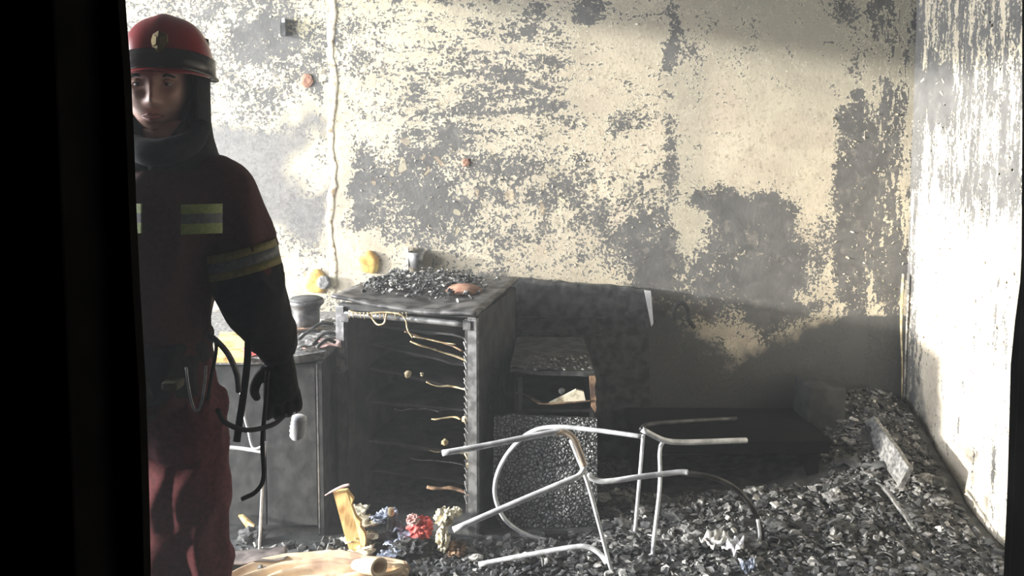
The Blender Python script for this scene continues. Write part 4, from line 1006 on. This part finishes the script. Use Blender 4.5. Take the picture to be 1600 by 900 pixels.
# jacket
bm = B()
rings = []
for px, py, hw, dp in ((268, 232, 34, .075), (268, 250, 58, .09), (268, 268, 84, .11), (268, 290, 96, .13), (268, 330, 98, .145), (262, 400, 82, .15), (252, 470, 74, .148), (249, 530, 73, .145), (250, 580, 74, .148), (252, 622, 78, .15)):
    rings.append(ell(f(px, py), hw*PX, dp, 32, .9))
loft(bm, rings)
tube(bm, [f(318, 292), f(348, 308), f(372, 360), f(384, 410), f(388, 445)], [.085, .080, .078, .077, .074], 18)
tube(bm, [f(215, 292), f(186, 308), f(165, 360), f(152, 430, .02), f(168, 500, -.05), f(186, 535, -.1)], [.085, .080, .078, .072, .06, .052], 18)
jk = fuse('jacket', bm, M_jacket, t, .011, 12, .016, .11, 5)
# darker lower sleeves
bm = B(); tube(bm, [f(384, 415), f(391, 452), f(402, 486, .02), f(425, 522, .07), f(438, 550, .10)], [.081, .084, .077, .060, .050], 18); fuse('sleeve_guard', bm, M_dark, t, .009, 3, .010, .08, 9)
bm = B(); rings = []
for cx, py, hw, dp in ((248, 520, 75, .158), (248, 545, 76, .162), (248, 580, 77, .164), (250, 606, 80, .158)): rings.append(ell(f(cx, py), hw*PX, dp, 32, .9))
loft(bm, rings); wb = fuse('waist_belt', bm, M_dark, t, .010, 3, .012, .09, 12)
bm = B(); box(bm, f(250, 612, -.20), f(290, 588, -.15), .008); tag(link('pouch', bm, mat('olive_canvas', (.09, .085, .05), (.13, .12, .08), .9), wb), 'olive pouch')
# reflective chest stripes
def strip(px0, px1, py0, py1, m, name, dy=-.158, lab=None, slope=-2, par=None):
    bm = B(); n = 12; A_, C_ = [], []
    for k in range(n+1):
        x = px0+(px1-px0)*k/n; u_ = (x-268)/98
        d = -.176*math.sqrt(max(.05, 1-.80*u_*u_))
        A_.append(bm.verts.new(f(x, py0+slope*k/n, d))); C_.append(bm.verts.new(f(x, py1+slope*k/n, d)))
    for k in range(n): bm.faces.new((A_[k], A_[k+1], C_[k+1], C_[k]))
    o = link(name, bm, m, par or jk); md = o.modifiers.new('t', 'SOLIDIFY'); md.thickness = .004
    if lab: o['label'] = lab
for x0, x1 in ((283, 346), (176, 222)):
    strip(x0, x1, 320, 335, M_lime, 'reflective_stripe', lab='lime yellow stripe'); strip(x0, x1, 334, 350, M_silver, 'reflective_stripe', lab='grey centre stripe'); strip(x0, x1, 350, 366, M_lime, 'reflective_stripe', lab='lime yellow stripe')
# sleeve band
def band(a, b, r0, r1, m, name, lab, par=jk):
    bm = B(); tube(bm, [a, b], [r0, r1], 26, 1, cap=False); o = link(name, bm, m, par, True); md = o.modifiers.new('t', 'SOLIDIFY'); md.thickness = .004; o['label'] = lab
a_, b_ = f(374, 386), f(384, 424); 
band(a_.lerp(b_, .30), a_.lerp(b_, .70), .0875, .0872, M_silver, 'sleeve_band', 'grey band centre'); band(a_, a_.lerp(b_, .30), .087, .0875, M_gold, 'sleeve_band', 'ochre yellow band edge'); band(a_.lerp(b_, .70), b_, .0872, .087, M_gold, 'sleeve_band', 'ochre yellow band edge')
# trousers, boots
bm = B()
loft(bm, [ell(Vector((f(cx, 600).x, FY, z)), a, b2, 30) for cx, z, a, b2 in ((250, 1.02, .112, .12), (252, .96, .118, .125), (257, .88, .126, .125), (268, .80, .122, .115))])
for hp, kn, an in ((hipR, kneeR, ankleR), (hipL, kneeL, ankleL)):
    tube(bm, [hp, hp.lerp(kn, .4), kn, kn.lerp(an, .5), an+Vector((0, 0, .05))], [.095, .085, .078, .078, .075], 18)
fuse('trousers', bm, M_trous, t, .011, 4, .022, .09, 21)
for an in (ankleR, ankleL):
    bm = B(); tube(bm, [an+Vector((0, .0, .16)), an+Vector((0, 0, .05)), an+Vector((0, -.01, -.02))], [.062, .058, .056], 14)
    tube(bm, [an+Vector((0, .05, -.035)), an+Vector((0, -.06, -.035)), an+Vector((0, -.17, -.042))], [.045, .048, .038], 14, flat=.85)
    fuse('boot', bm, M_rubber, t, .008, 3)
# gloved hand, right in the picture: palm, four curled fingers, thumb
def hand(w, d, side, nrm, m, sc=1.0):
    """w wrist point, d down the hand, side towards the thumb, nrm out of the palm"""
    bm = B(); d, side, nrm = Vector(d).normalized(), Vector(side).normalized(), Vector(nrm).normalized()
    P = lambda a, b, c: w+(d*a+side*b+nrm*c)*sc
    tube(bm, [P(-.04, 0, 0), P(0, 0, 0), P(.03, .002, 0), P(.075, .003, 0), P(.095, 0, .004)], [.032, .034, .040, .044, .038], 16, flat=.5, up=nrm)
    for i, (b0, ln) in enumerate(((.030, .072), (.010, .080), (-.011, .074), (-.030, .058))):
        tube(bm, [P(.075, b0*.9, 0), P(.095, b0, .004), P(.095+ln*.38, b0*1.12, .016), P(.095+ln*.58, b0*1.15, .036), P(.095+ln*.52, b0*1.12, .056)], [.0125, .0125, .012, .0108, .009], 10)
    tube(bm, [P(.020, .032, .004), P(.045, .052, .014), P(.072, .060, .026), P(.095, .052, .040)], [.016, .0145, .013, .010], 10)
    return fuse('glove', bm, m, t, .0042, 3)
hand(f(438, 560, .11), (.10, -.10, -1), (-.9, -.5, 0), (-.45, .9, .0), M_glove, 1.12)
hand(f(188, 552, -.12), (.10, -.25, -1), (.7, -.7, 0), (.6, .7, .0), M_glove, 1.08)
# gear hanging on the belt and the wrist
rod('belt_strap', [f(388, 528, -.02), f(386, 570, -.04), f(380, 620, -.05), f(374, 660, -.05), f(370, 690, -.05)], .0085, M_rubber, t, flat=.45)
rod('belt_strap', [f(340, 640, -.12), f(352, 660, -.10), f(385, 672, -.06), f(425, 664, .02), f(446, 648, .10)], .006, M_rubber, t)
rod('belt_strap', [f(418, 580, .06), f(415, 630, .04), f(410, 690, .02), f(412, 745, 0), f(400, 768, 0), f(378, 780, 0)], .0055, M_rubber, t)
rod('air_hose', [f(322, 522, -.13), f(340, 534, -.13), f(358, 556, -.12), f(370, 585, -.11), f(373, 612, -.10)], .0065, M_metald, t, lab='grey ribbed air hose')
rod('snap_hook', [f(291, 574, -.19), f(294, 600, -.19), f(300, 630, -.19), f(307, 642, -.19), f(314, 632, -.19), f(320, 600, -.19), f(322, 572, -.19)], .0028, M_metal, t, lab='thin steel loop')
rod('belt_strap', [f(334, 525, -.1), f(338, 545, -.1), f(330, 590, -.1), f(324, 625, -.1)], .004, M_rubber, t)
# white torch hanging from his hand
tt = thing('flashlight', f(465, 665, .26), 'white ribbed torch hanging below the person\'s dark glove', 'torch')
bm = B(); c = f(466, 668, .26); dv = Vector((-.12, 0, -1)).normalized(); sid = dv.cross(Vector((0, 1, 0))).normalized()
prev = []
for k, (s_, r_) in enumerate(((-.034, .014), (-.030, .020), (-.022, .021), (-.020, .019), (-.012, .022), (-.010, .019), (-.002, .023), (0, .020), (.010, .023), (.012, .020), (.024, .021), (.033, .014))):
    prev.append([bm.verts.new(c+dv*s_+r_*(math.cos(a)*sid+math.sin(a)*Vector((0, 1, 0)))) for a in [2*math.pi*q/20 for q in range(20)]])
for A_, C_ in zip(prev, prev[1:]):
    for k in range(20): bm.faces.new((A_[k], A_[(k+1)%20], C_[(k+1)%20], C_[k]))
bm.faces.new(prev[0]); bm.faces.new(prev[-1][::-1]); link('torch_body', bm, M_white, tt, True)
rod('wrist_cord', [f(446, 600, .14), f(458, 628, .20), f(463, 645, .25)], .003, M_rubber, tt)
# bright cloth seen between strap and arm
sb = sheet_obj('white_towel', M_white, Vector((0, 0, 0)), .022, .085, 0, .003, 'narrow white striped towel hanging between the person\'s strap and forearm', 'towel', th=.003)
for v in sb.data.vertices:
    x, y, z = v.co; v.co = f(430, 606, .135)+Vector((x*(1.2-(y+.04)*4)+y*.12, z*2, y))
rod('towel_stripe', [f(425, 594, .128), f(431, 592, .127), f(437, 588, .128)], .002, M_rubber, sb)

# ---------------------------------------------------------------- thin smoke hanging in the rooms
bm = B(); box(bm, (XL-.1, -1.65, -.05), (XR+.1, YB+.1, ZC+.05))
m = bpy.data.materials.new('smoke'); m.use_nodes = True; m.node_tree.nodes.clear()
vo = m.node_tree.nodes.new('ShaderNodeVolumeScatter'); vo.inputs['Density'].default_value = .025; vo.inputs['Color'].default_value = (.93, .97, .97, 1); vo.inputs['Anisotropy'].default_value = .2
ou = m.node_tree.nodes.new('ShaderNodeOutputMaterial'); m.node_tree.links.new(vo.outputs[0], ou.inputs['Volume'])
tag(link('smoke_haze', bm, m), 'thin grey smoke haze filling the burnt room', 'smoke', kind='stuff')
